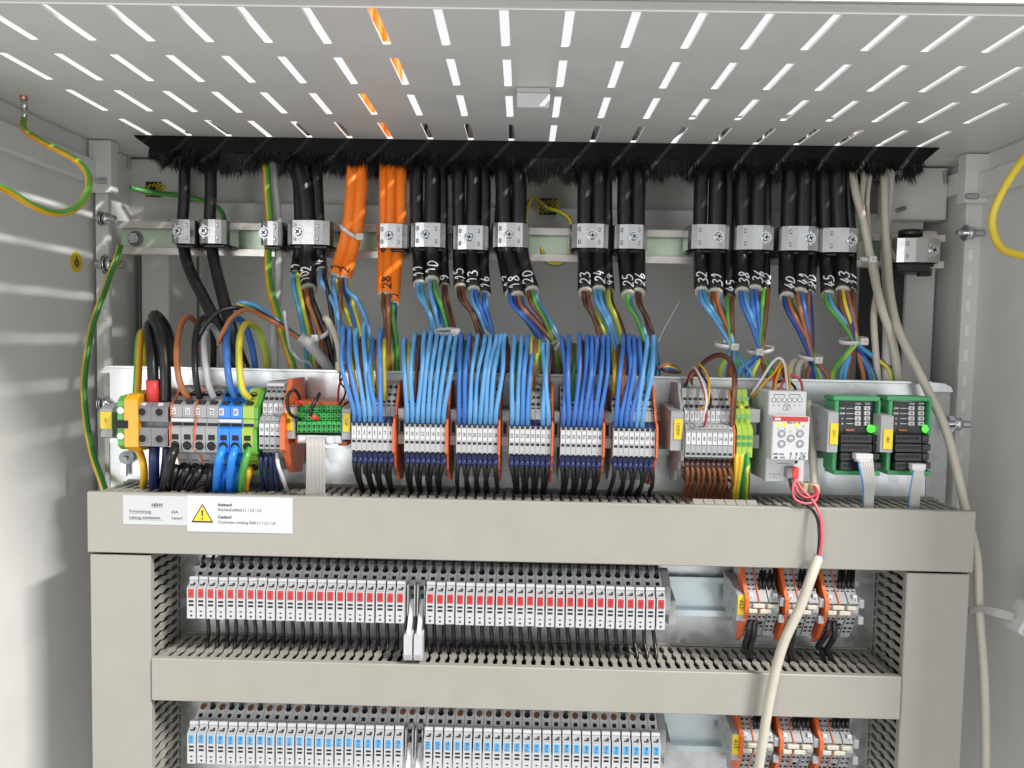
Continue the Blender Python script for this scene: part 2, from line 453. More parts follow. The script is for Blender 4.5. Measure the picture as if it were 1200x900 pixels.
bolt(cab, 147, 537, 52, (.35, -1, 0), 16, 2.6); bolt(cab, 1054, 246, 212, (.4, -1, .2), 14, 2.6, False)
bolt(cab, 151, 189, 226, (0, -.2, -1), 18, 2.6, False); bolt(cab, 1108, 208, 200, (0, -.2, -1), 14, 2.6, False)
b = MB(); b.box(UX(143, 550, 60), UX(151, 550, 60), 56, 58, UZ(147, 557, 60), UZ(147, 541, 60), c=.4); b.build('earth_tag', 'zinc', cab)

# duct stickers on the back beam and the earth mark
def hazard(px, py, Y, hw):
    c = U(px, py, Y); t = thing('hazard_sticker', 'small black and yellow striped sticker behind ' + ('two thin black cables' if px < 300 else 'a striped earth wire'), 'sticker', c)
    b = MB(); b.box(-hw, hw, -.4, .4, -hw * .95, hw * .95); b.build('sticker_base', 'ink', t)
    for k in range(-3, 4):
        s_ = MB(); o = k * hw * .42; l = hw * (1.1 - abs(k) * .16)
        s_.add([(o - l * .6 - 1, -.5, -l * .8), (o - l * .6 + 1, -.5, -l * .8), (o + l * .6 + 1, -.5, l * .8), (o + l * .6 - 1, -.5, l * .8)], [(0, 1, 2, 3)])
        s_.build('yellow_stripe', 'label_yellow', t)
    b = MB(); b.cyl((0, -.6, 0), (0, -2.5, 0), 3.2, 6); b.build('stud', 'ink', t)
hazard(180, 222, 231, 8.6); hazard(642, 242, 235, 9.4)
c = Vector((XL + .6, 0, 0))
def on_wall(px, py, X, off):
    d = RT @ Vector(((px - 600) / F, (py - 450) / F, 1.0)); t = X / d.x
    return Vector((X + off, d.y * t - DCAM, d.z * t))
c = on_wall(89, 307, XL, .4)
t = thing('earth_sticker', 'round yellow earth symbol sticker on the left cabinet wall', 'sticker', c)
b = MB(); b.prism([(10 * math.cos(q * math.pi / 12), 10 * math.sin(q * math.pi / 12)) for q in range(24)], -.3, .3, 'x'); b.build('sticker_base', 'label_yellow', t)
b = MB(); b.box(.3, .6, -.6, .6, 0, 6.5); b.box(.3, .6, -4, 4, -.6, .6); b.box(.3, .6, -2.6, 2.6, -2.6, -1.6); b.box(.3, .6, -1.2, 1.2, -4.6, -3.6)
b.strip([(3.6 * math.cos(q * math.pi / 8), 3.6 * math.sin(q * math.pi / 8) - 1) for q in range(17)], .7, .3, .6, 'x'); b.build('earth_symbol', 'ink', t)

# white clip hanging from the roof
c = U(625, 118, -10)
t = thing('roof_clip', 'small white plastic box clipped under the slotted roof', 'clip', (c.x, -12, ROOF))
b = MB(); b.box(-12.5, 12.5, -6, 6, -15.5, -4.5, c=.8); b.build('clip_body', 'white', t)
b = MB(); b.box(-12.7, 12.7, -5, 7, -4.4, -.3, c=.6); b.build('clip_top', 'fuse_white', t)

# ------------------------------------------------------------------ wiring ducts
def finger_mesh(L, pitch, t=1.8):
    """one wavy duct finger running back (+Y) from the rim, lying in the XY plane, its top at z=0"""
    hw = pitch / 2
    pr = [(0, hw - 1.7), (6, hw - 1.8), (12, hw - 2.2), (15, hw - 1.8), (18, hw - .8), (21, hw - .8), (24, hw - 2.2), (31, hw - 2.2), (34, hw - .8), (37, hw - .8),
          (40, hw - 2.2), (50, hw - 2.2), (53, hw - .9), (L, hw - .7)]
    pr = [(y * L / 57, x) for y, x in pr[:-1]] + [(L, hw - .7)]
    n = len(pr); b = MB(); vs = []
    for z in (0, -t):
        vs += [(-x, y, z) for y, x in pr] + [(x, y, z) for y, x in pr]
    fs = []
    for i in range(n - 1):
        fs.append((i, n + i, n + i + 1, i + 1)); fs.append((2 * n + i, 2 * n + i + 1, 3 * n + i + 1, 3 * n + i))
        fs.append((i, i + 1, 2 * n + i + 1, 2 * n + i)); fs.append((n + i, 3 * n + i, 3 * n + i + 1, n + i + 1))
    fs += [(0, 2 * n, 3 * n, n), (n - 1, 2 * n - 1, 4 * n - 1, 3 * n - 1)]
    b.add(vs, fs); return b.mesh('duct_finger', 'duct')
FM = finger_mesh(50, 8.0)
def duct(label, x0, x1, z0, z1, y_front=0.0, vertical=False, sides=('top',), ext=0):
    """lid in front, slotted walls behind it"""
    t = thing('wiring_duct', label, 'wiring duct', ((x0 + x1) / 2, 60, (z0 + z1) / 2), 'grey slotted wiring ducts')
    ox, oy, oz = (x0 + x1) / 2, 60, (z0 + z1) / 2
    X0, X1, Z0, Z1 = x0 - ox, x1 - ox, z0 - oz, z1 - oz
    Y0, Y1 = y_front - oy, 60 - oy
    b = MB(); b.box(X0, X1, Y0, Y0 + 2, Z0, Z1, c=.7)
    if vertical: b.box(X0, X0 + 1.6, Y0 + 1.5, Y0 + 6, Z0, Z1); b.box(X1 - 1.6, X1, Y0 + 1.5, Y0 + 6, Z0, Z1)
    else: b.box(X0, X1, Y0 + 1.5, Y0 + 6, Z1 - 1.6, Z1); b.box(X0, X1, Y0 + 1.5, Y0 + 6, Z0, Z0 + 1.6)
    b.build('duct_lid', 'duct', t)
    b = MB(); b.box(X0 + 2, X1 - 2, Y1 - .5, Y1 + 1.8, Z0 + .6, Z1 - .6); b.build('duct_base', 'duct', t)
    yw = Y0 + 6.2
    for sd in ('top', 'bottom', 'left', 'right'):
        fing = sd in sides
        b = MB()
        if sd in ('top', 'bottom'):
            if vertical: continue
            zz = Z1 - 1.8 if sd == 'top' else Z0 + 1.8
            if fing:
                sg = 1
                b.box(X0, X1, Y1 - 3.6, Y1 - .6, zz - 1.8, zz); b.box(X0, X1, yw - .1, yw + 1.9, zz - 1.8, zz)
                b.build('duct_rim', 'duct', t)
                n = int((X1 - X0) / 8.0)
                for k in range(n): link('duct_finger', FM, t, (X0 + 4 + (X1 - X0 - n * 8) / 2 + k * 8.0, yw + 1.9, zz))
            else:
                b.box(X0, X1, yw, Y1 - .6, zz - .9, zz + .9); b.build('duct_wall', 'duct', t)
        else:
            if not vertical:
                xx = X0 if sd == 'left' else X1
                b.box(xx - 1, xx + 1, yw, Y1 - .6, Z0 + 1.6, Z1 - 4); b.build('duct_end', 'duct', t); continue
            xx = X0 + 1.8 if sd == 'left' else X1 - 1.8
            if fing:
                s0, s1 = (xx, xx + 1.8) if sd == 'left' else (xx - 1.8, xx)
                b.box(s0, s1, Y1 - 3.6, Y1 - .6, Z0, Z1); b.box(s0, s1, yw - .1, yw + 1.9, Z0, Z1); b.build('duct_rim', 'duct', t)
                n = int((Z1 - Z0) / 8.0)
                for k in range(n):
                    o = link('duct_finger', FM, t, (xx, yw + 1.9, Z1 - 4 - k * 8.0)); o.rotation_euler = (0, math.pi / 2 if sd == 'right' else -math.pi / 2, 0)
            else:
                b.box(xx - .9, xx + .9, yw, Y1 - .6, Z0, Z1); b.build('duct_wall', 'duct', t)
    # the dark wires lying inside
    b = MB()
    rr = random.Random(int(x0 * 7 + z0))
    for k in range(26):
        q = []
        if vertical:
            bx, by = rr.uniform(X0 + 9, X1 - 9), rr.uniform(Y0 + 14, Y1 - 8)
            for i in range(9): q.append((bx + rr.uniform(-3, 3), by + rr.uniform(-3, 3), Z0 + (Z1 - Z0) * i / 8))
        else:
            bz, by = rr.uniform(Z0 + 7, Z1 - 9), rr.uniform(Y0 + 14, Y1 - 8)
            for i in range(15): q.append((X0 + 4 + (X1 - X0 - 8) * i / 14, by + rr.uniform(-3, 3), bz + rr.uniform(-2.5, 2.5)))
        b.tube(smooth(q, 3), rr.uniform(2.6, 4.6), 6, 0)
    b.build('wire_bundle', ['black_wire'], t)['kind'] = 'stuff'
    return t
duct('wide grey wiring duct with two white stickers below the top terminal row', -352, 364, -177.5, -128)
duct('narrow grey wiring duct between the red and the blue fuse rows', -300.3, 311.3, -300, -264.5)
duct('upright grey wiring duct beside the left ends of the fuse rows', -350.8, -300.9, -560, -179.5, 1.5, True, ('right',))
duct('upright grey wiring duct beside the right ends of the fuse rows', 312.2, 362.5, -560, -179.5, 1.5, True, ('left',))

# stickers on the top duct
c0, c1 = U(219, 581, -.4), U(343, 625, -.4)
zt = (UZ(144, 580, -.4), UZ(144, 615, -.4))
t = thing('rating_sticker', 'small pale sticker with underlined text beside the warning sticker', 'sticker', (UX(182, 600, -.4), -.15, UZ(182, 598, -.4)))
wd, hh = (UX(220, 598, 0) - UX(144, 598, 0)) / 2, (UZ(182, 581, 0) - UZ(182, 615, 0)) / 2
b = MB(); b.box(-wd, wd - .3, -.15, .15, -hh, hh); b.build('sticker_sheet', 'paper_grey', t)
text('NSHV', 3.6, 'ink', t, (1.5, -.2, 4.2), bold=.12); text('Vorsicherung', 3.3, 'ink', t, (-wd + 5, -.2, -1.2), bold=.04, align='LEFT'); text('63A', 3.3, 'ink', t, (13, -.2, -1.2), bold=.04, align='LEFT')
text('Leitung mindestens', 3.3, 'ink', t, (-wd + 5, -.2, -6.2), bold=.04, align='LEFT'); text('16mm\u00b2', 3.3, 'ink', t, (13, -.2, -6.2), bold=.04, align='LEFT')
b = MB()
for x0, x1, z in ((-2.7, 5.8, 2.2), (-wd + 5, -wd + 24, -3.0), (-wd + 5, -wd + 33, -8.0)): b.box(x0, x1, -.22, -.15, z - .1, z + .1)
b.build('underline', 'ink', t)
t = thing('warning_sticker', 'white sticker with yellow warning triangle and German and English text', 'sticker', (UX(281, 603, -.4), -.3, UZ(281, 603, -.4)))
wd, hh = (UX(343, 603, 0) - UX(219.5, 603, 0)) / 2, (UZ(281, 582, 0) - UZ(281, 624, 0)) / 2
b = MB(); b.box(-wd, wd, -.2, .2, -hh, hh); b.build('sticker_sheet', 'paper', t)
def tri(r, y, m, nm):
    b = MB(); b.prism([(-r, -r * .80), (r, -r * .80), (0, r * .92)], y - .06, y, 'y'); return b.build(nm, m, t)
for r, y, m, nm in ((9.0, -.2, 'ink', 'triangle_border'), (7.3, -.27, 'label_yellow', 'triangle')): tri(r, y, m, nm).location = Vector((-wd + 12.5, 0, 0)) * S
b = MB(); b.prism([(-.75, 2.8), (.75, 2.8), (.4, -2.2), (-.4, -2.2)], -.42, -.34, 'y'); b.cyl((0, -.42, -4), (0, -.34, -4), .75, 10)
b.build('exclamation_mark', 'ink', t).location = Vector((-wd + 12.5, 0, 0)) * S
for s_, z, bo, mm in (('Achtung!', 7.6, .12, 'ink'), ('Rechtsdrehfeld L1 / L2 / L3', 3.6, .03, 'ink_soft'), ('Caution!', -2.4, .12, 'ink'), ('Clockwise rotating field L1 / L2 / L3', -6.6, .03, 'ink_soft')):
    text(s_, 3.4, mm, t, (-wd + 25, -.26, z), bold=bo, align='LEFT', nar=.95)

# ------------------------------------------------------------------ DIN rails
def din(label, x0, x1, zc, yb=62.0):
    t = thing('mounting_rail', label, 'rail', ((x0 + x1) / 2, yb, zc), 'steel mounting rails')
    hw = (x1 - x0) / 2; b = MB()
    b.strip([(-7.5, 17.3), (-7.5, 12.6), (-.6, 12.6), (-.6, -12.6), (-7.5, -12.6), (-7.5, -17.3)], 1.0, -hw, hw, 'x')
    b.build('rail_profile', 'rail_zinc', t); return t
Z1 = UZ(820, 699, 55); Z2 = UZ(812, 858, 55); Z0 = UZ(600, 506, 55)
din('steel rail carrying the red marked fuse row, bare between red fuses and right blocks', -290, 298, Z1)
din('steel rail carrying the blue marked fuse row near the bottom', -290, 298, Z2)
din('steel rail carrying the top row of terminal blocks and modules', -362, 352, Z0)

# ------------------------------------------------------------------ fuse terminals
REF = 285
def zf(py, Y): return UZ(REF, py, Y)
ZB = zf(726, 8)                              # underside of the levers; the origin of a fuse terminal is there at Y=0
PITCH = 8.24; FW = 7.95
def a_(dy, dz): return math.atan2(dy, dz)
lp = [(8, 726), (8, 690.5), (13.5, 683.5), (13.5, 682), (12.8, 680), (14, 676.6), (21, 676.2)]
prof = [(y, zf(p, y) - ZB) for y, p in lp] + [(23.4, zf(680, 21) - ZB), (23.4, 6), (18, 0)]
lw = 6.9 / 2
b = MB(); b.prism(prof, -lw, lw, 'x')
b.patch((0, 10.75, (prof[1][1] + prof[2][1]) / 2), 2 * lw - .8, 6.2, .18, math.atan2(5.5, prof[2][1] - prof[1][1]), 1)
LEVER = b.mesh('fuse_lever', ['fuse_white', 'grey'])
b = MB(); b.strip([(8.6 + 1, zf(688.2, 10.6) - ZB), (9.2 + 1, zf(685, 11.0) - ZB)], .1, -1.5, 1.2, 'x')
zr = [zf(701.6, 8) - ZB, zf(691.2, 8) - ZB]
mw = 2.35
b = MB(); b.box(-mw, mw, -.35, .1, -(zr[1] - zr[0]) / 2, (zr[1] - zr[0]) / 2, c=.15)
MK_R = b.mesh('marker', 'red_marker'); MK_B = b.mesh('marker', 'sky_marker')
MKZ = (zr[0] + zr[1]) / 2
b = MB()
for p in (705.8, 710.2): b.box(-2.1, 2.1, 7.9, 8.1, zf(p + 1.2, 8) - ZB, zf(p - 1.2, 8) - ZB)
b.cyl((.1, 8.1, zf(722.6, 8) - ZB), (.1, 7.9, zf(722.6, 8) - ZB), .95, 8)
b.strip([(-1.6, zf(717.5, 8) - ZB), (1.6, zf(717.5, 8) - ZB)], .2, 7.95, 8.05, 'y'); b.box(-.8, .8, 7.95, 8.05, zf(718.3, 8) - ZB, zf(716.7, 8) - ZB)
z_h = zf(684.3, 11.6) - ZB
b.patch((0, 10.4, zf(687, 10.4) - ZB + .3), 3.6, 1.0, .25, .65); b.patch((1.4, 11.3, zf(685.4, 11.3) - ZB + .2), 1.6, 2.2, .25, .65)
WIN = b.mesh('test_slot', 'black_hole')
# grey body behind the lever
ya, yb_ = 24.5, 38.0
za, zb_ = zf(676, ya) - ZB, zf(657.5, yb_) - ZB
bp = [(ya, za), (yb_, zb_), (44, zb_ + 1), (54.5, zb_ - 6), (54.5, 6), (40, 3), (26, 6), (ya, za - 20)]
sl = a_(yb_ - ya, zb_ - za)
b = MB(); b.prism(bp, -FW / 2, FW / 2, 'x')
pt = lambda t: (0, ya + (yb_ - ya) * t, za + (zb_ - za) * t)
BODY_BM = b
b.patch(pt(.16), 3.3, 3.4, .12, sl, 1)
b.ring(pt(.60), 3.2, 2.65, .5, sl, 0, 1, 12)
FBODY = b.mesh('terminal_body', ['grey_fuse', 'black_hole'])
b = MB(); b.cyl(pt(.62), (0, pt(.62)[1] - .7, pt(.62)[2] + 1.0), 2.5, 8); PLUG = b.mesh('copper_end', 'copper')
# an opened lever hanging down
b = MB()
b.prism([(22, 16), (19, 17), (8, -8), (3, -10), (2, -7)], -1.8, 1.8, 'x')
b.prism([(-1, -7.5), (11, -6), (12, -24), (9, -27.5), (0, -27.5), (-1, -25)], -lw, lw, 'x')
b.box(-lw + .6, lw - .6, -1.15, -.9, -25.5, -22.6, 1)
OPENL = b.mesh('opened_lever', ['fuse_white', 'grey'])
b = MB(); b.box(-2.6, 2.6, 22, 24.6, 8, 32, c=.4); b.box(-3.4, -2.4, 14, 24, 4, 30); b.box(2.4, 3.4, 14, 24, 4, 30); b.cyl((.8, 21.6, 19), (.8, 22.2, 19), 1.7, 10, 1); b.box(-2, 1.2, 21.5, 22.2, 24, 27, 1); b.box(-1.4, 2, 21.4, 22.2, 9, 13, 1)
FHOLD = b.mesh('fuse_socket', ['grey', 'black_hole'])

def fuse_row(zb, color, mk, txt, startx, rowname, copper_idx, upper):
    row = 'upper' if upper else 'lower'
    wired = []
    for i in range(48):
        x = startx + PITCH * i
        op = i in (22, 23)
        who = ordinal(i)
        t = thing('fuse_terminal', (f'{"left" if i == 22 else "right"} one of two opened fuse terminals in the {row} fuse row' if op else
                                    f'white fuse terminal with {color} marker, {who} from the left end of its row'), 'fuse terminal', (x, 0, zb), rowname)
        link('terminal_body', FBODY, t)
        if op:
            link('fuse_socket', FHOLD, t); link('opened_lever', OPENL, t)
        else:
            lv = link('fuse_lever', LEVER, t)
            dx = random.uniform(-.12, .12); dz = random.uniform(-.25, .25)
            lv.location = Vector((dx, random.uniform(-.3, .3), dz)) * S
            m_ = link('marker', mk, lv, (0, 7.9, MKZ))
            num = i + 1 if i < 22 else i
            text(txt % num, 3.6, 'ink_red' if upper else 'ink_blue', m_, (.1, -.42, 0), True, 0.02 if upper else .08, nar=.9 if upper else .85)
            link('test_slot', WIN, lv)
        if i in copper_idx: link('copper_end', PLUG, t)
        else: wired.append((i, x))
    # the end plate on the right of the row
    t = thing('end_plate', f'grey end plate closing the right end of the {color} marked fuse row', 'end plate', (startx + PITCH * 47.5 + .3, 0, zb))
    b = MB(); b.prism([(y, z) for y, z in bp], .1, 6.5, 'x'); b.prism([(30, za - 14), (54, za - 8), (54, za - 40), (30, za - 34)], 6.6, 12, 'x'); b.build('plate_body', 'grey', t)
    return wired
SX = UX(224, 723, 8)
w1 = fuse_row(ZB, 'red', MK_R, 'F%d', SX, 'red marked fuse terminals', set(), True)
ZBB = UZ(260, 895.5, 8); SX2 = SX - .2
cop = {0, 2, 5, 7, 8, 10, 16, 19, 21, 22, 24, 27, 29, 30, 32, 35, 37, 39, 41, 42, 43, 45}
w2 = fuse_row(ZBB, 'blue', MK_B, 'F1%02d', SX2, 'blue marked fuse terminals', cop, False)
for i, x in w1:
    zt = ZB + pt(.62)[2]; yt = pt(.62)[1]; j = random.uniform
    wire('black_wire', [(x, yt + 1, zt - 1), (x, yt - 1.5, zt + 5), (x + j(-.5, .5), yt + 4, zt + 12), (x + j(-1, 1), yt + 8, zt + 20)], 1.55, 'black_wire',
         f'black wire above the {ordinal(i)} red marked fuse terminal from the left', 'wire', 'black wires above the red fuse row', px=False, n=6, k=3)
    wire('black_wire', [(x + .2, 42, ZB + 2), (x + .3 + j(-.3, .3), 41, ZB - 12), (x + j(-.6, .6) + 1.2, 40, ZB - 24), (x + 2.6 + j(-.8, .8), 33, ZB - 33), (x + 3.2, 30, ZB - 46)], 1.7, 'black_wire',
         f'black wire below the {ordinal(i)} red marked fuse terminal from the left', 'wire', 'black wires below the red fuse row', px=False, n=6, k=4)
for i, x in w2:
    zt = ZBB + pt(.62)[2]; yt = pt(.62)[1]; j = random.uniform
    wire('black_wire', [(x, yt + 1, zt - 1), (x, yt - 1.0, zt + 4), (x + j(-.5, .5), yt + 3, zt + 10), (x, yt + 8, zt + 18)], 1.75, 'black_wire',
         f'black wire above the {ordinal(i)} blue marked fuse terminal from the left', 'wire', 'black wires above the blue fuse row', px=False, n=6, k=3)

# ------------------------------------------------------------------ small terminal blocks of the top row
R1 = 437.0
def zt1(py, Y): return UZ(R1, py, Y)
ZT = zt1(496, 0)                             # origin height of a small terminal block
def zz(py, Y): return zt1(py, Y) - ZT
TW = 4.2
def prof_of(l): return [(y, zz(p, y)) for y, p in l]
# three levels high
P3 = [(0, 529), (0, 496), (3, 493), (10, 488), (13, 476), (18, 468), (20, 462), (26, 451), (30, 447.5), (52, 446), (54.5, 470), (54.5, 530), (48, 556), (30, 556), (24, 545), (14, 544), (9, 531)]
b = MB(); b.prism(prof_of(P3), -TW / 2 + .12, TW / 2 - .12, 'x')
for p in (497.6, 517.2): b.patch((0, 0, zz(p, 0)), 2.7, 2.0, .1, 0, 1)
b.patch((0, -.02, zz(529, 0) + .2), 2.8, 1.2, .1, 0, 1)
for y, p, a in ((13.6, 475.5, .4), (19.8, 462, .4)): b.patch((0, y, zz(p, y)), 2.8, 2.1, .25, a, 1)
for y, p, a in ((16.5, 470, .6), (24.5, 453, .5)): b.disc((0, y, zz(p, y)), 1.5, .35, a, 1, 8)
TB3 = b.mesh('terminal_body', ['grey_light', 'black_hole'])
b = MB(); b.prism([(y, zz(p, y)) for y, p in ((-.15, 496.2), (2.8, 492.6), (9.8, 487.6), (10.5, 490), (4, 496.2))], -TW / 2 + .3, TW / 2 - .3, 'x'); FUN = b.mesh('wire_funnel', 'indigo')
b = MB(); b.prism([(y, zz(p, y)) for y, p in ((1.2, 530.3), (8.4, 530.6), (13, 538), (9, 539), (3, 537))], -TW / 2 + .3, TW / 2 - .3, 'x'); FUN2 = b.mesh('wire_funnel', 'indigo')
mh = (zz(500.6, 0) - zz(514.2, 0))
b = MB(); b.box(-TW / 2 + .3, TW / 2 - .3, -.35, .1, -mh / 2, mh / 2, c=.15); MKW = b.mesh('marker', 'white')
# two levels with two marker rows
P2 = [(0, 528.5), (0, 497), (4, 491), (8, 488), (9, 474.5), (14, 468), (17, 462), (22, 449), (52, 447), (54.5, 470), (54.5, 530), (46, 551), (26, 551), (22, 540), (12, 539), (8, 530)]
b = MB(); b.prism(prof_of(P2), -TW / 2 + .12, TW / 2 - .12, 'x')
b.patch((0, 0, zz(513.5, 0)), 2.8, 1.9, .1, 0, 1); b.patch((0, 0, zz(525, 0)), 2.8, 1.9, .1, 0, 1); b.patch((0, .3, zz(497.2, 0)), 2.8, 1.6, .2, .2, 1)
b.disc((0, 5.2, zz(491.2, 5.2)), 1.6, .35, .7, 1, 8); b.disc((0, 12, zz(469.5, 12)), 1.6, .35, .6, 1, 8); b.patch((0, 17.2, zz(461, 17.2)), 2.8, 1.9, .3, .3, 1)
TB2 = b.mesh('terminal_body', ['grey', 'black_hole'])

GROUPS = [(412, 508), (474, 508), (535, 509), (597, 510), (657, 511), (719, 512)]
W1X = [  # per group: (entry x, top x, top y, colour)
    [(414, 402.5, 381, 'blue_mid'), (420.5, 410, 383, 'blue_mid'), (427.5, 417.5, 385.5, 'blue_light'), (433.7, 427, 379, 'blue_light'), (440.5, 437, 397, 'blue_mid'), (447.5, 446.5, 386, 'blue_mid')],
    [(477.5, 474, 396, 'blue_light'), (484, 486.5, 390, 'blue_light'), (491, 498.5, 387, 'blue_light'), (496.8, 506, 388, 'blue_light'), (503.3, 513, 392, 'blue_light'), (509.2, 519.5, 392, 'blue_light'), (515.3, 528.5, 392, 'blue_light'), (521.5, 535.5, 393, 'blue_light')],
    [(538.3, 541, 391, 'blue'), (545.5, 550.5, 391, 'blue'), (552, 560, 392, 'blue_light'), (558.3, 569, 392, 'blue_light'), (564.7, 575.5, 392, 'blue_light'), (570.5, 582, 392, 'blue_light'), (576, 587, 392, 'blue_light'), (582, 592, 391, 'blue_light')],
    [(600, 603, 392, 'blue_light'), (606.8, 611.5, 393, 'blue_light'), (612.8, 618.5, 392, 'blue_mid'), (618, 624, 402, 'blue_mid'), (635, 636, 402, 'blue_light'), (641, 641.5, 402, 'blue_light')],
    [(661, 658.5, 395, 'blue'), (666.5, 666, 393, 'blue'), (674.8, 679, 390, 'blue'), (681, 688, 393, 'blue'), (687, 693.5, 394, 'blue'), (692.6, 699.5, 394, 'blue'), (698, 707, 393, 'blue'), (703.8, 713, 391, 'blue')],
    [(721.7, 730, 392, 'blue'), (727.7, 737, 392, 'blue'), (733.2, 743, 394, 'blue'), (739, 749.5, 396, 'blue'), (747, 758, 393, 'blue_light'), (753.5, 766, 393, 'blue_light')],
]
CNAME = {'blue': 'blue', 'blue_mid': 'mid blue', 'blue_light': 'light blue'}
INNER = [  # thinner wires behind: (top x, top y, end x, end y, colours)
    [(406, 388, 414, 476, 'brown'), (409, 393, 420, 474, 'yellow_wire'), (433.5, 398, 438, 470, 'lime'), (441.5, 400, 443, 471, 'brown_light'), (423, 396, 428, 472, 'brown'), (450, 398, 451, 475, 'yellow_wire')],
    [(479, 402, 480, 470, 'yellow_wire'), (491, 394, 486, 472, 'brown'), (502, 400, 493, 472, 'green'), (512, 402, 500, 470, 'brown_dark'), (524, 405, 510, 470, 'cyan')],
    [(545, 400, 542, 470, 'green'), (554, 396, 549, 474, 'brown_light'), (565, 402, 556, 470, 'green'), (578, 404, 568, 472, 'brown_light'), (595, 405, 586, 470, 'brown')],
    [(607, 402, 605, 472, 'green'), (616, 404, 613, 474, 'brown_light'), (622, 395, 622, 468, 'yellow_wire'), (627.5, 398, 625, 455, 'brown_light'), (631.5, 399, 628, 440, 'lime'), (645, 405, 642, 462, 'brown')],
    [(669, 402, 667, 474, 'brown_light'), (673, 404, 671, 470, 'green'), (682, 400, 681, 474, 'brown'), (696, 405, 694, 474, 'brown'), (705, 404, 704, 470, 'brown_dark'), (712, 408, 706, 472, 'brown')],
    [(720, 412, 719, 462, 'yellow_wire'), (725, 405, 727, 478, 'brown'), (731, 408, 729, 478, 'brown_light'), (744, 404, 744, 470, 'grey_wire'), (753, 402, 750, 466, 'brown_dark'), (762, 408, 757, 465, 'cyan')],
]
SLOTX = [[425, 437, 447, 459], [482, 492.5, 504, 515], [537.5, 548, 559, 570, 581.7], [605, 615, 626, 637], [660, 672, 683, 695], [715, 727, 737, 748, 760]]
def block(x, z, me, markers, label, name='terminal_block', grp='grey terminal blocks', cat='terminal block', funnel=True):
    t = thing(name, label, cat, (x, 0, z), grp)
    link('terminal_body', me, t)
    if funnel: link('wire_funnel', FUN, t); link('wire_funnel', FUN2, t)
    for (y, zc, s_) in markers:
        m_ = link('marker', MKW, t, (0, y, zc)); text(s_, 4.6, 'ink', m_, (0, -.42, 0), False, .06, nar=.62 if len(s_) < 2 else .56)
    return t
def end_plate(x, z, w_, prof, label, grp='orange end plates'):
    o = MB().prism(prof, -w_ / 2, w_ / 2, 'x').build('end_plate', 'orange_plate'); o.location = Vector((x, 0, z)) * S
    return tag(o, label, 'end plate', grp)
def bracket(x0, x1, z, label, ztop=None, zbot=None, yf=6, m='grey'):
    t = thing('end_bracket', label, 'end bracket', ((x0 + x1) / 2, 54, z), 'grey end brackets on the top rail')
    hw = (x1 - x0) / 2; zt_, zb_2 = ztop, zbot
    b = MB(); b.box(-hw, hw, yf - 54, 0, zt_ * .42, zt_, c=.6); b.box(-hw, hw, yf - 54, 0, zb_2, zb_2 * .42, c=.6); b.box(-hw * .94, hw * .94, yf - 50, 0, zb_2 * .5, zt_ * .5)
    b.box(-hw * .55, hw * .3, yf - 50.3, yf - 49.8, zb_2 * .3, zt_ * .3, 1); b.build('bracket_body', [m, 'black_hole'], t)
    return t
plate3 = [(y + (-3 if y < 30 else 0), z + (2 if z > 0 else -2 if y > 10 else 0)) for y, z in prof_of(P3)]
plate3[-1] = (4, zz(533, 4)); plate3[-2] = (9, zz(547, 9)); plate3[-3] = (20, zz(553, 20)); plate3[-4] = (26, zz(561, 26))
num = 0
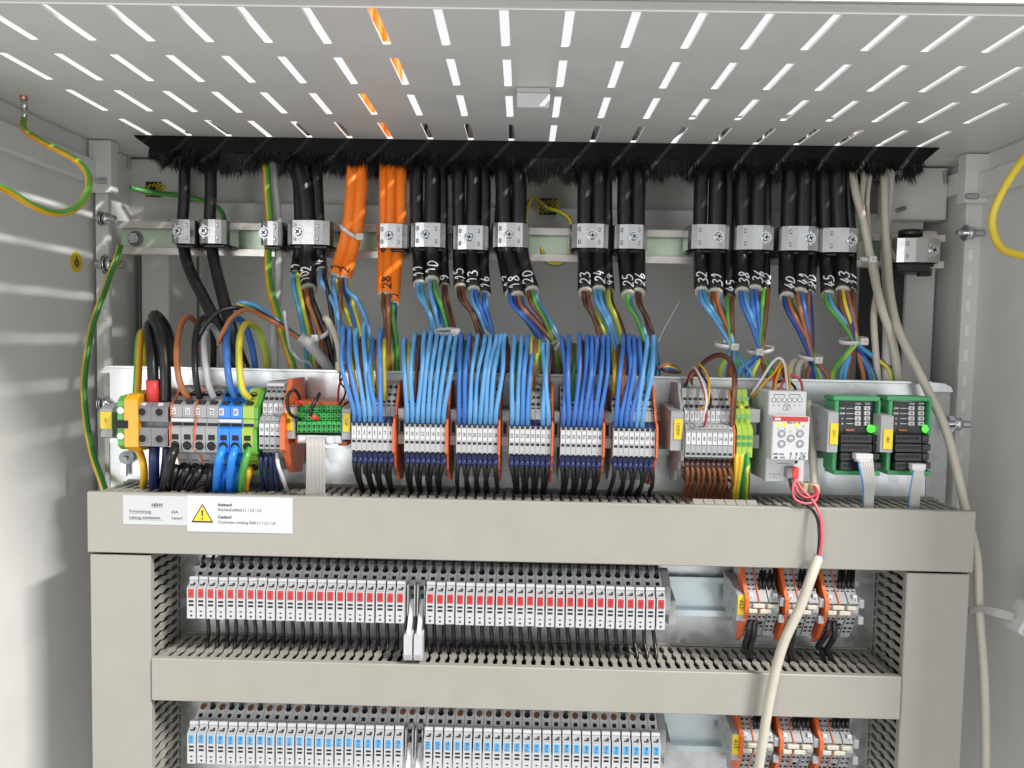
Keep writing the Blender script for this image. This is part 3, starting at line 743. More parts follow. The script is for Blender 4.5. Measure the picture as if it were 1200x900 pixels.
for g, (gx, gy) in enumerate(GROUPS):
    z = ZT
    xg = UX(gx, gy, 0) + TW / 2 - .2
    for k in range(8):
        num += 1; x = xg + k * TW
        block(x, z, TB3, [(0, zz(507.4, 0), str(num))], f'slim grey terminal block marked {num}, {ORD[k]} block from left in the {ORD[g]} of six groups')
    end_plate(xg + 8 * TW - TW / 2 + .95, z, 1.6, plate3, f'orange end plate closing the {ORD[g]} of six terminal groups')
    if g < 5:
        bracket(xg + 8 * TW - TW / 2 + 2.2, UX(GROUPS[g + 1][0], gy, 0) - .4, z + zz(500, 6), f'grey end bracket between the {ORD[g]} and the {ORD[g + 1]} of six terminal groups', 15, -14, 8)
    base = num - 8
    for (ex, tx, ty, colr) in W1X[g]:
        k = min(7, max(0, int((UX(ex, 494, 4) - xg) / TW + .5)))
        xe = xg + k * TW
        p0 = Vector((xe, 2.5, z + zz(494.5, 2.5)))
        p1 = Vector((xe + (UX(ex, 480, -4) - xe) * .5, -4, zt1(478, -4)))
        j = random.uniform(-2, 2)
        top = U(tx, ty + 1.2, 34)
        midp = p1.lerp(top, .5) + Vector((random.uniform(-2.2, 2.2), -16 + random.uniform(-4, 4), 0))
        back = U(tx + 2 + j, ty + 16, 62); back2 = U(tx + 3 + j, ty + 48, 82)
        wire('blue_wire', [p0, p1, midp, p1.lerp(top, .86) + Vector((0, -7, 0)), top, back, back2, back2 + Vector((j, 4, -40))], 1.9, colr,
             f'{CNAME[colr]} wire looping into the {ORD[k]} block of the {ORD[g]} terminal group, block {base + k + 1}', 'wire', 'blue wires into the six terminal groups', px=False, k=6)
    nn = {}
    for (tx, ty, ex, ey, colr) in INNER[g]:
        cn = {'brown': 'brown', 'brown_light': 'pale brown', 'brown_dark': 'dark brown', 'yellow_wire': 'yellow', 'lime': 'lime green', 'green': 'green', 'cyan': 'turquoise', 'grey_wire': 'grey'}[colr]
        nn[cn] = nn.get(cn, 0) + 1
        lab = f'{cn} wire among the blue wires of the {ORD[g]} terminal group' + (f', {ORD[nn[cn] - 1]} such from left' if nn[cn] > 1 else '')
        j = random.uniform(-2, 2)
        wire('inner_wire', [(ex, ey, 20), (ex + (tx - ex) * .3, ey - 22, 14), (tx, ty + 14, 22), (tx + .6, ty, 42), (tx + 2 + j, ty + 16, 66), (tx + 3 + j, ty + 45, 84)], 1.6, colr, lab, 'wire', 'coloured wires behind the blue ones', k=6)
    SX_ = SLOTX[g]; ns = len(SX_)
    for k in range(8):
        x = xg + k * TW
        if ns == 5: s_ = [0, 1, 1, 2, 2, 3, 3, 4][k]
        else: s_ = k // 2
        sx = SX_[s_]; e = U(sx + (k % 2) * 2.2 - 1, 576, 38)
        wire('black_wire', [(x, 7, z + zz(534, 7)), (x, 4, z + zz(541, 4)), (x + (e.x - x) * .35, 6, z + zz(550, 6)), (x + (e.x - x) * .85, 22, zt1(563, 22)), (e.x, 38, e.z), (e.x, 42, e.z - 14)], 1.85, 'black_wire',
             f'black wire below the {ORD[k]} block of the {ORD[g]} terminal group, block {base + k + 1}', 'wire', 'black wires below the six terminal groups', px=False, n=6, k=4, ferrule='indigo')

# ------------------------------------------------------------------ the other things on the top rail
def label_plate(t, x0, x1, z0, z1, y, s_, size=3.0):
    m_ = MB().box(x0, x1, y - .8, y, z0, z1, c=.2).build('yellow_label', 'label_yellow', t)
    text(s_, size * 1.42, 'ink', m_, ((x0 + x1) / 2, y - .85, (z0 + z1) / 2), True, .05, nar=.95)
def labelled(px0, px1, py0, py1, ly0, ly1, s_, label, lx0=None, lx1=None, yf=4, ref=None):
    """a tall grey end bracket that carries a yellow label"""
    xm, ym = (px0 + px1) / 2, (py0 + py1) / 2
    x0, x1, z0, z1 = UX(px0, ym, yf), UX(px1, ym, yf), UZ(xm, py1, yf), UZ(xm, py0, yf)
    t = thing('end_bracket', label, 'end bracket', ((x0 + x1) / 2, 54, (z0 + z1) / 2), 'grey end brackets with yellow labels')
    ox, oz = (x0 + x1) / 2, (z0 + z1) / 2
    b = MB()
    b.prism([(yf - 54, z0 - oz), (yf - 54, z1 - oz - 1), (yf - 52.5, z1 - oz), (-26, z1 - oz + 2), (0, z1 - oz + 3), (0, z0 - oz - 3), (-26, z0 - oz - 2)], x0 - ox, x1 - ox, 'x')
    for q, h in ((-30, 5), (-22, -4), (-14, 6), (-34, -7)): b.box(x0 - ox - .15, x0 - ox + .1, q - 2, q + 2, h - 1.5, h + 1.5, 1)
    b.build('bracket_body', ['grey', 'grey_dark'], t)
    lx0, lx1 = (px0, px1) if lx0 is None else (lx0, lx1)
    label_plate(t, UX(lx0, ym, yf) - ox, UX(lx1, ym, yf) - ox, UZ(xm, ly1, yf) - oz, UZ(xm, ly0, yf) - oz, yf - 54, s_, 2.3 if len(s_) < 5 else 2.5)
    return t
labelled(118, 131.5, 478, 512, 482.5, 502.5, '-X1', 'grey end bracket with yellow label left of the green earth terminal', yf=20)
labelled(333, 345, 478, 514, 481, 504.5, 'X4', 'grey end bracket with yellow label left of the green plug block', 334.5, 343.5)
labelled(400.5, 411, 478, 515, 484, 506, '-X11', 'grey end bracket with yellow label X11 before terminal block 1', 402, 410.5)
labelled(786, 800.5, 482, 528, 491, 515, '-A20X1', 'grey end bracket with yellow label A20X1', 789.5, 799.5)
labelled(970, 982, 483, 530, 496, 521, '-1X7', 'grey end bracket with yellow label before the first green module', 972.5, 982, yf=0)
labelled(1032, 1046.5, 487, 530, 503, 526.5, 'XB1', 'grey end bracket with yellow label between the two green modules', 1035, 1046, yf=0)

# green and yellow earth screw terminal
t = thing('earth_terminal', 'green and yellow earth screw terminal at the left end of the top row', 'terminal block', (UX(148, 496, 10), 54, UZ(148, 496, 10)))
o = Vector((UX(148, 496, 10), 54, UZ(148, 496, 10)))
def toothed(cz0, cz1, y0, y1):
    L = [(y0, cz0), (y0, cz1)]
    for k in range(6):
        q = y0 + (y1 - y0) * (k + 1) / 7; L += [(q - 1.6, cz1 + 4 + k * .5), (q, cz1 + 2.4 + k * .5)]
    L += [(y1, cz1 + 7), (y1, cz0 - 7)]
    for k in range(5, -1, -1):
        q = y0 + (y1 - y0) * (k + 1) / 7; L += [(q, cz0 - 2.4 - k * .5), (q - 1.6, cz0 - 4 - k * .5)]
    return L
xa, xm, xb = UX(131, 496, 20) - o.x, UX(147, 496, 4) - o.x, UX(163, 496, 4) - o.x
b = MB(); b.prism(toothed(UZ(148, 522, 4) - o.z, UZ(148, 470, 4) - o.z, -50, 0), xm - 6.5, xm, 'x'); b.build('green_half', 'green_bright', t)
b = MB(); b.prism(toothed(UZ(148, 523, 4) - o.z, UZ(148, 468, 4) - o.z, -52, 0), xm + .1, xb, 'x'); b.build('yellow_half', 'amber', t)
for py in (481, 511):
    c = U(141.5, py, 4) - o; b = MB(); b.ring((c.x, -50.1, c.z), 3.4, 2.7, .5, 0, 0, 1); b.cyl((c.x, -49.9, c.z), (c.x, -50.4, c.z), 2.4, 12, 2); b.build('screw', ['green_bright', 'black_hole', 'zinc'], t)
b = MB(); c = U(146, 496, 4) - o; b.box(c.x - 6, c.x + 4, -52.3, -49, -3.2, 3.2); b.build('recess', 'black_hole', t)

# dark grey two pole terminal with four round holes
x0, x1 = UX(157, 497, 4), UX(197, 497, 4); z0, z1 = UZ(177, 523, 4), UZ(177, 472, 4)
t = thing('power_terminal', 'dark grey two pole terminal with four round screw holes', 'terminal block', ((x0 + x1) / 2, 54, (z0 + z1) / 2))
for s_ in (0, 1):
    a, c_ = (x0 - x1) / 2 + s_ * (x1 - x0) / 2, (x0 - x1) / 2 + (s_ + 1) * (x1 - x0) / 2; h = (z1 - z0) / 2; q = (a + c_) / 2
    b = MB(); b.prism([(-50, -h), (-50, -2.6), (-44, -2.6), (-44, 2.6), (-50, 2.6), (-50, h - 4), (-46, h), (0, h + 3), (0, -h - 3), (-46, -h)], a + .15, c_ - .15, 'x')
    for k in (-1, 1): b.ring((q, -50, k * (h - 6.2 if k < 0 else h - 7.5)), 3.9, 3.1, .7, 0, 0, 1)
    b.patch((q, -47.5, h - 1.5), 4, 3, .3, .8, 2); b.build('pole', ['grey_mid', 'black_hole', 'white'], t)

# big cage terminals L1 .. N, PE
RB = 242.0
def zb2(py, Y): return UZ(RB, py, Y) - UZ(RB, 496, 0)
ZC = UZ(RB, 496, 0)
PB = [(2, 530), (0, 502), (4, 499), (4, 490.5), (3, 489), (3, 476), (10, 470), (20, 455), (26, 453), (52, 452), (54.5, 470), (54.5, 545), (40, 556), (24, 555), (12, 533), (8, 531)]
prB = [(y, zb2(p, y)) for y, p in PB]
xs = [200, 213.6, 228.2, 242, 256.4, 270, 284.2, 302]
cols = ['grey', 'grey', 'grey', 'grey', 'blue_case', 'blue_case', 'lime']
labs = ['L1', 'L1', 'L2', 'L3', 'N', 'N', '']
descr = ['large grey cage terminal with marker L1, beside the dark grey two pole terminal', 'large grey cage terminal with marker L1 holding the pale brown wire', 'large grey cage terminal with marker L2',
         'large grey cage terminal with marker L3 beside the blue ones', 'left one of two large blue cage terminals', 'right one of two large blue cage terminals', 'large lime and green earth cage terminal beside the blue ones']
for i in range(7):
    xa, xb = UX(xs[i], 496, 3), UX(xs[i + 1], 496, 3); hw = (xb - xa) / 2 - .2
    if i == 6: hw = (UX(298, 496, 3) - xa) / 2 - .2; xb = UX(298, 496, 3)
    t = thing('cage_terminal', descr[i], 'terminal block', ((xa + xb) / 2, 0, ZC), 'large cage terminals')
    b = MB(); b.prism(prB, -hw, hw, 'x')
    b.ring((0, 14.6, zb2(462.5, 14.6)), 4.4, 3.7, .9, .95, 0, 1); b.box(-2.6, 2.6, 5, 8.2, zb2(474.5, 6), zb2(469.5, 6), 1)
    b.patch((0, .6, zb2(512.5, .4)), 5.2, 4.2, .2, 0, 1); b.ring((0, 1.1, zb2(522.5, 1.1)), 4.4, 3.8, .8, -.1, 0, 1)
    b.patch((0, 15.2, zb2(537.5, 15.2)), 5.2, 3.6, .3, -.3, 1); b.ring((0, 18, zb2(545.5, 18)), 4.2, 3.6, .9, -.5, 0, 1)
    b.box(-hw + .4, hw - .4, 3.7, 4.3, zb2(499.4, 4), zb2(495.6, 4), 1)
    b.build('terminal_body', [cols[i], 'black_hole'], t)
    if i == 6:
        g_ = MB(); g_.prism([(y + .4, z - .6) for y, z in prB], hw + .1, hw + 3, 'x'); g_.build('green_side', 'green_bright', t)
    else:
        mx_ = -hw + 2.2 if i in (0, 2, 4) else -.4
        m_ = MB().box(mx_ - 2, mx_ + 2, 2.2, 3.1, zb2(486.4, 3), zb2(478.2, 3), c=.2).build('marker', 'white', t)
        text(labs[i], 3.6, 'ink', m_, (mx_, 2.15, (zb2(486.4, 3) + zb2(478.2, 3)) / 2), True, .08)
for a, c_, lab in ((200.5, 226.5, 'left white jumper bar across the grey L1 terminals'), (256.5, 282.5, 'white jumper bar across the two blue terminals')):
    o = MB().box(UX(a, 493, 1), UX(c_, 493, 1), .6, 4.4, ZC + zb2(495, 1), ZC + zb2(491, 1), c=.5).build('jumper_bar', 'white'); tag(o, lab, 'jumper', 'white jumper bars')
for px, lab in ((199.2, 'left of the grey L1 terminals'), (227.6, 'between the L1 and L2 terminals')):
    o = MB().prism([(y - 1.2, z + .8) for y, z in prB], -.5, .5, 'x').build('end_plate', 'orange_plate'); o.location = Vector((UX(px, 496, 0), 0, ZC)) * S
    tag(o, 'thin orange separator plate ' + lab, 'end plate', 'orange end plates')

# double level blocks: four left of the green plug, nine on the right
XG = UX(303.5, 508, 0) + TW / 2
for k, (a, c_) in enumerate((('15', '16'), ('17', '18'), ('19', '20'), ('21', '22'))):
    block(XG + k * 4.35, ZT, TB2, [(0, zz(506, 0), c_), (8.5, zz(482, 8.5), a)], f'slim grey two level terminal block marked {a}/{c_}, {ORD[k]} of four beside orange plate', grp='double level terminal blocks left of the green plug', funnel=False)
p2 = [(y - (4 if y < 30 else 0), z + (2.5 if z > 0 else -2.5 if y > 10 else 0)) for y, z in prof_of(P2)]
p2[-1] = (4, zz(533, 4)); p2[-2] = (12, zz(548, 12)); p2[-3] = (20, zz(556, 20))
end_plate(XG + 4 * 4.35 + .6, ZT, 3.6, p2, 'wide orange end plate between terminal 21 and the green plug block')
o = MB().box(XG - 1, XG + 13, 16, 24, ZT + zz(455, 18), ZT + zz(451, 18), c=.5).build('jumper_bar', 'white'); tag(o, 'white jumper bar on top of the terminals marked 15 to 22', 'jumper', 'white jumper bars')
XH = UX(803.5, 515, 0) + TW / 2
ZH = UZ(830, 503, 0)
for k in range(9):
    block(XH + k * 4.22, ZH, TB2, [(0, zz(507.5, 0), str(2 * k + 2)), (8.5, zz(481.5, 8.5), str(2 * k + 1))],
          f'slim grey two level terminal block marked {2 * k + 1}/{2 * k + 2}, {ORD[k]} of nine above brown wires', grp='double level terminal blocks on the right', funnel=False)
end_plate(XH + 9 * 4.22 - 1.2, ZH, 1.2, prof_of(P2), 'thin orange end plate between the brown wired blocks and the lime blocks')
t = thing('block_cover', 'grey cover plate behind the left end of the brown wired terminal blocks', 'end plate', (XH - 3.4, 0, ZH))
MB().prism([(y + 4, z + 4 if z > 0 else z - 4) for y, z in prof_of(P2)], -1.2, 1.2, 'x').build('plate_body', 'grey', t)
for k in range(3):
    t = thing('earth_block', f'slim lime yellow earth block, {ORD[k]} of three beside the brown wired blocks', 'terminal block', (UX(863.5, 505, 4) + 2.3 + k * 4.3, 4, ZH), 'lime earth blocks')
    b = MB(); b.prism(prof_of(P2), -2.0, 2.0, 'x')
    for py, Y in ((467, 13), (488, 6), (512, 0), (520, 0)): b.patch((0, Y - .3, zz(py - 7, Y)), 2.8, 3.0, .4, .4 if Y else 0, 1)
    b.disc((0, 12, zz(470, 12)), 1.6, .4, .6, 2, 8)
    b.build('terminal_body', ['lime', 'green_case', 'label_yellow' if k == 1 else 'black_hole'], t)
t = thing('end_bracket', 'grey end bracket between the lime blocks and the white switching module', 'end bracket', (UX(885, 500, 12), 54, UZ(885, 503, 12)), 'grey end brackets on the top rail')
b = MB(); b.box(-4.5, 4.5, -40, 0, 5, 16, c=.6); b.box(-4.5, 4.5, -40, 0, -16, -5, c=.6); b.box(-3.5, 3.5, -34, 0, -6, 6); b.build('bracket_body', 'grey', t)

# green plug block with flat ribbon below
o = U(374, 492, 6)
t = thing('plug_block', 'green push-in plug block on a pale carrier with flat ribbon hanging below', 'connector', (o.x, 54, o.z))
def bx(px0, px1, py0, py1, Y0, Y1, c=.4):
    xm, ym = (px0 + px1) / 2, (py0 + py1) / 2
    return (UX(px0, ym, Y0) - o.x, UX(px1, ym, Y0) - o.x, Y0 - 54, Y1 - 54, UZ(xm, py1, Y0) - o.z, UZ(xm, py0, Y0) - o.z)
for q in ((345.5, 403, 471, 478, 18, 54), (345, 350, 478.3, 521, 14, 54), (396, 407, 517, 522.5, 16, 54)): MB().box(*bx(*q), c=.5).build('carrier_frame', 'orange_plate', t)
b = MB(); b.box(*bx(347.5, 400, 510.5, 520, 4, 50), c=1.2); b.box(*bx(349, 358, 511, 517.5, 1.5, 6), c=.8); b.box(*bx(381, 391, 511, 521, 1, 6), c=.8); b.build('clear_base', 'clear_plastic', t)
NP = 9
for rI, (pa, pc, Y) in enumerate(((475, 483, 14), (484, 493, 9), (494, 500, 5), (500, 507, 5))):
    for k in range(NP):
        wx = 52.0 / NP; q = bx(348 + k * wx, 348 + (k + 1) * wx - .3, pa, pc, Y, Y + 14)
        b = MB(); b.box(*q, c=.35)
        cx, cz = (q[0] + q[1]) / 2, (q[4] + q[5]) / 2
        b.patch((cx, q[2], cz - 1.2), 2.1, 1.4, .1, 0, 1)
        if rI < 2 or rI == 3: b.disc((cx, q[2], cz + 1.4), .8, .12, 0, 1, 6)
        b.build('plug_cell', ['green_plug', 'black_hole'], t)
rb = MB()
L = [(2, UZ(370, 514, 2)), (-2, UZ(370, 522, -2)), (2, UZ(370, 545, 2)), (12, UZ(370, 570, 12)), (16, UZ(370, 592, 16))]
rx0, rx1 = UX(358.5, 540, 2), UX(381.5, 540, 2)
def ribbon(label, line, edge=None, n=10):
    """flat cable along a list of (left point, right point)"""
    t = thing('ribbon_cable', label, 'ribbon cable', (0, 0, 0))
    A = smooth([p for p, q in line], 6); B_ = smooth([q for p, q in line], 6)
    for k in range(n):
        b = MB(); rr = (A[0] - B_[0]).length / n / 2
        b.tube([a.lerp(c_, (k + .5) / n) for a, c_ in zip(A, B_)], rr * 1.03, 6); b.build('ribbon_strand', edge if (edge and k == 0) else 'cream_white', t)
    return t
mat('cream_white', (.50, .485, .46), .45, var=.03)
ribbon('pale flat ribbon cable hanging from the green plug block', [(U(359, 513, 1), U(381, 513, 1)), (U(359, 525, -3), U(381, 525, -3)), (U(359, 550, 0), U(381, 550, 0)), (U(358.5, 575, 10), U(381, 575, 10)), (U(358.5, 590, 14), U(381, 590, 14))], n=14)

# white switching module
def ux(px, Y, py=510): return UX(px, py, Y)
o = U(918, 510, 0)
t = thing('switch_module', 'white rail module with red stripe, round buttons and yellow lamps', 'switch module', (o.x, 54, o.z))
def kb(px0, px1, py0, py1, Y0, Y1, c=.8, m=0, B=None):
    xm, ym = (px0 + px1) / 2, (py0 + py1) / 2
    b = B or MB(); b.box(UX(px0, ym, Y0) - o.x, UX(px1, ym, Y0) - o.x, Y0 - 54, Y1 - 54, UZ(xm, py1, Y0) - o.z, UZ(xm, py0, Y0) - o.z, m, c); return b
kb(899, 943.8, 458.5, 565, 10, 56).build('module_body', 'paper', t)
kb(904.5, 948.3, 488, 539.5, -6, 9.5).build('front_face', 'paper', t)
kb(906, 947.3, 488.4, 493.6, -6.5, -5.5, 0).build('red_stripe', 'red_marker', t)
text('PR/S 4.6.20', 2.3, 'ink_red', t, (UX(930, 495, -6) - o.x, -60.2, UZ(930, 495.6, -6) - o.z), False, .03)
text('ABB', 2.6, 'chalk', t, (UX(911, 491, -6) - o.x, -60.75, UZ(911, 491, -6) - o.z), False, .1)
for k in range(6):
    px = 907 + k * 6.1; c = U(px, 468.6, 10) - o
    b = MB(); b.ring((c.x, -44, c.z), 2.0, 1.5, .4, 0, 0, 1, 10); b.cyl((c.x, -43.9, c.z), (c.x, -44.3, c.z), 1.1, 8, 2); b.box(c.x - .9, c.x + .9, -44.45, -44.2, c.z - .2, c.z + .2, 1); b.build('clamp_screw', ['grey_light', 'black_hole', 'zinc'], t)
    text('ABCDEF'[k], 2.0, 'ink', t, (c.x, -44.1, c.z - 4.6))
b = MB()
for pa, pc, y0, y1 in ((907, 919, 462, 462.6), (925, 937.5, 462, 462.6), (907, 907.5, 462, 465), (919, 919.5, 462, 465), (925, 925.5, 462, 465), (937, 937.5, 462, 465), (919, 925, 473, 473.5)): kb(pa, pc, y0, y1, 9.85, 10.1, 0, 0, b)
for k in range(2):
    c = U(920.5 + k * 3.4, 478, 9.85) - o; b.strip([(c.x + 1.9 * math.cos(q * math.pi / 6), c.z + 1.9 * math.sin(q * math.pi / 6)) for q in range(13)], .25, -44.15, -43.9, 'y')
b.build('wiring_diagram', 'ink_soft', t)
for px, py, s_ in ((916, 508, 'A'), (937.5, 508, 'C'), (926.8, 513.5, 'ON'), (916, 520, 'B'), (937.5, 520, 'D')):
    c = U(px, py, -6) - o
    b = MB(); b.ring((c.x, -60, c.z), 3.0, 2.4, .5, 0, 0, 0, 16); bt = b.build('button', 'grey_dark', t)
    b = MB(); b.cyl((c.x, -59.9, c.z), (c.x, -60.35, c.z), 2.3, 16); b.build('button_cap', 'grey', bt)
    text(s_, 2.6 if len(s_) < 2 else 1.8, 'chalk', bt, (c.x, -60.4, c.z), False, .05)
for px, py, on in ((912, 498, 1), (920, 498, 1), (933.5, 498, 1), (942, 499, 0), (926.8, 505, 0)):
    c = U(px, py, -6) - o; b = MB()
    if on: b.box(c.x - 1.5, c.x + 1.5, -60.3, -59.9, c.z - 1.6, c.z + 1.6, 0, .2)
    else: b.cyl((c.x, -59.9, c.z), (c.x, -60.3, c.z), 1.2, 10)
    b.build('indicator_lamp', 'led_yellow' if on else 'led_off', t)
    if on: text('ABC'[(912, 920, 933.5).index(px)], 1.8, 'ink', t, (c.x, -60.1, c.z - 3.2))
text('ABB i-bus', 2.2, 'ink', t, (UX(912, 532, -6) - o.x, -60.1, UZ(912, 532, -6) - o.z), False, .05)
text('EIB', 2.2, 'ink', t, (UX(909, 536, -6) - o.x, -60.1, UZ(909, 536.2, -6) - o.z), False, .08)
text('KNX', 1.9, 'ink', t, (UX(917, 536, -6) - o.x, -60.1, UZ(917, 536.2, -6) - o.z), False, .05)
text('Un = 230 V AC', 1.5, 'ink', t, (UX(907.5, 556, 10) - o.x, -44.1, UZ(907, 555.5, 10) - o.z)); text('Ic = 16 A', 1.5, 'ink', t, (UX(906, 558.5, 10) - o.x, -44.1, UZ(907, 558.8, 10) - o.z))
b = kb(910, 925, 543, 543.5, 9.85, 10.1, 0); c = U(933, 541.5, 10) - o; b.ring((c.x, -44, c.z), 1.3, .9, .3, 0, 0, 0, 10); b.build('marking', 'ink_soft', t)
kb(922, 928.6, 548, 560.5, 3, 12, .5).build('bus_connector', 'grey_dark', t)
kb(928.7, 936.3, 548, 560.5, 3, 12, .5).build('bus_connector', 'red', t)
# handwritten digits
STROKES = {
    '0': [[(.5, 1.5), (.15, 1.2), (.08, .7), (.25, .15), (.55, .05), (.85, .4), (.88, 1.0), (.7, 1.4), (.5, 1.5)]],
    '1': [[(.15, 1.05), (.55, 1.5), (.5, .05)]],
    '2': [[(.12, 1.2), (.35, 1.5), (.75, 1.4), (.75, 1.0), (.4, .5), (.08, .1), (.35, .12), (.9, .05)]],
    '3': [[(.15, 1.4), (.6, 1.5), (.75, 1.2), (.4, .85), (.8, .6), (.75, .2), (.4, .03), (.1, .15)]],
    '4': [[(.6, 1.5), (.1, .55), (.9, .6)], [(.65, .95), (.55, .02)]],
    '5': [[(.85, 1.5), (.3, 1.45), (.22, .9), (.6, .95), (.85, .6), (.7, .15), (.35, .03), (.08, .15)]],
    '6': [[(.75, 1.5), (.3, 1.0), (.12, .45), (.35, .05), (.7, .15), (.8, .5), (.5, .7), (.18, .45)]],
    '7': [[(.1, 1.4), (.85, 1.5), (.5, .8), (.35, .03)], [(.25, .75), (.75, .8)]],
    '8': [[(.5, .8), (.2, 1.1), (.35, 1.5), (.7, 1.45), (.75, 1.1), (.5, .8), (.15, .4), (.3, .05), (.7, .05), (.85, .4), (.5, .8)]],
    '9': [[(.8, 1.15), (.5, .8), (.18, 1.05), (.3, 1.45), (.7, 1.5), (.8, 1.15), (.75, .5), (.5, .03)]],
    '.': [[(.4, .1), (.5, .05)]],
}
b = MB(); cx = UX(924, 534, -6) - o.x
for ch, dx in (('1', 0), ('.', 2.6), ('1', 4.6), ('.', 7.2), ('2', 8.6), ('6', 11.4)):
    for st in STROKES[ch]:
        b.tube(smooth([(cx + dx * .95 + x * 2.5 + z * .6, -60.1, UZ(930, 537.8, -6) - o.z + z * 3.4) for x, z in st], 4), .28, 5)
b.build('handwritten_date', 'ink', t)

# two green electronic modules
def module(x0, x1, dips, ledx, orx, cx0, cx1, idc, rib, which, labtxt):
    o = U((x0 + x1) / 2, 510, 8)
    t = thing('relay_module', f'green cased circuit module with glowing green lamp, {which}', 'circuit module', (o.x, 54, o.z), 'green circuit modules')
    def kb(px0, px1, py0, py1, Y0, Y1, c=.5, m=0, B=None):
        xm, ym = (px0 + px1) / 2, (py0 + py1) / 2
        b = B or MB(); b.box(UX(px0, ym, Y0) - o.x, UX(px1, ym, Y0) - o.x, Y0 - 54, Y1 - 54, UZ(xm, py1, Y0) - o.z, UZ(xm, py0, Y0) - o.z, m, c); return b
    b = MB(); kb(x0, x1, 464.5, 470, 8, 28, .6, 0, b); kb(x0, x1, 551.5, 557, 8, 28, .6, 0, b); kb(x0, x0 + 5, 469.5, 552, 8, 28, .6, 0, b); kb(x1 - 3, x1, 469.5, 512, 8, 28, .6, 0, b); kb(x0 + 10, x1 - 4, 476, 546, 24, 56, .6, 0, b)
    for k in range(3): kb(x0 - 2, x0 + 1, 470 + k * 4, 472.4 + k * 4, 18, 27, .3, 0, b)
    b.build('module_case', 'green_case', t)
    kb(x0 + 5.3, x1 - 3.3, 470.5, 552, 14, 16, 0).build('circuit_board', 'pcb', t)
    for dx in dips:
        for k in range(4):
            py = 478.5 + k * 6
            d = kb(dx - 3.4, dx + 3.2, py - 2.4, py + 2.3, 12, 14.2, .2).build('dip_switch', 'white', t)
            kb(dx - 1.5, dx + 1.5, py - 1.2, py + 1.2, 11.8, 12.3, 0).build('switch_slot', 'grey_dark', d)
    for k in range(4):
        for q, s_ in enumerate((('+24V', 'GND', 'A', 'B')[k],)):
            c = U(x0 + 10, 478.5 + k * 6, 14) - o; text(s_, 2.0, 'chalk', t, (c.x, -40.1, c.z), False, .03)
        kb(x0 + 15, dips[0] - 5, 478.3 + k * 6, 478.8 + k * 6, 13.8, 14.1, 0).build('board_trace', 'chalk', t)
    for s_, px in (('CN2', dips[0]), ('CN3', dips[1])):
        c = U(px, 473.2, 14) - o; text(s_, 2.2, 'chalk', t, (c.x, -40.1, c.z), False, .04)
    c = U(ledx + 3, 491.5, 14) - o; text('+V', 1.8, 'chalk', t, (c.x + 1.5, -40.1, c.z), False, .03)
    c = U(ledx, 502.5, 12) - o; b = MB()
    for k in range(4): b.cyl((c.x, -42 - k * .9, c.z), (c.x, -42.9 - k * .9, c.z), 3.4 - k * k * .16, 12, 0, 3.4 - (k + 1) ** 2 * .16)
    b.build('green_lamp', 'led_green', t)
    kb(orx - 5.5, orx + 5.5, 503, 506, 12.5, 14.2, .6).build('capacitor', 'brown_light', t)
    c = U(x0 + 6.5, 545, 14) - o; text('CN1', 2.2, 'chalk', t, (c.x, -40.1, c.z), True, .04)
    for k in range(4):
        py = 509.5 + k * 10.6
        b = kb(cx0, cx1 - 8, py, py + 9.8, 4 - (k % 2), 14, .4)
        for q in range(5):
            w_ = (cx1 - 8 - cx0 - 4) / 5
            kb(cx0 + 2 + q * w_ + .8, cx0 + 2 + (q + 1) * w_ - .8, py + 3, py + 6, 3.6 - (k % 2), 4.5, 0, 1, b)
        b.build('socket_row', ['black', 'black_hole'], t)
        kb(cx1 - 7.5, cx1 + (3 if k % 2 else 1), py + .6, py + 8, 6, 30, .5).build('socket_latch', 'black', t)
    b = MB(); kb(idc[0], idc[1], idc[2], idc[3], -3, 5, .5, 0, b); kb(idc[0] + 2, idc[1] - 2, idc[3] - .5, idc[3] + 3, -3, 4, .4, 0, b); b.build('ribbon_plug', 'white', t)
    ribbon(f'flat ribbon cable plugged into the {which}', rib, 'blue_mid', 9)
module(977, 1031.7, (1005.5, 1016.5), 1020.5, 996, 985, 1030, (1003, 1023.5, 532, 539),
       [(U(1005, 538, -1), U(1023, 538, -1)), (U(1006, 548, -6), U(1024, 548, -6)), (U(1010, 565, -4), U(1025, 563, -4)), (U(1011, 580, 6), U(1024, 580, 6)), (U(1011, 598, 14), U(1023, 598, 14))], 'left one of the two green modules', 'CN1')
module(1040, 1091.6, (1068.5, 1080), 1085, 1058, 1049, 1088, (1069, 1085.5, 544, 551),
       [(U(1070, 549, -1), U(1083, 549, -1)), (U(1068.5, 558, -5), U(1082.5, 558, -5)), (U(1066, 572, -2), U(1080, 572, -2)), (U(1064.5, 585, 6), U(1078, 585, 6)), (U(1063.5, 600, 14), U(1077, 600, 14))], 'right one of the two green modules', 'CN1')

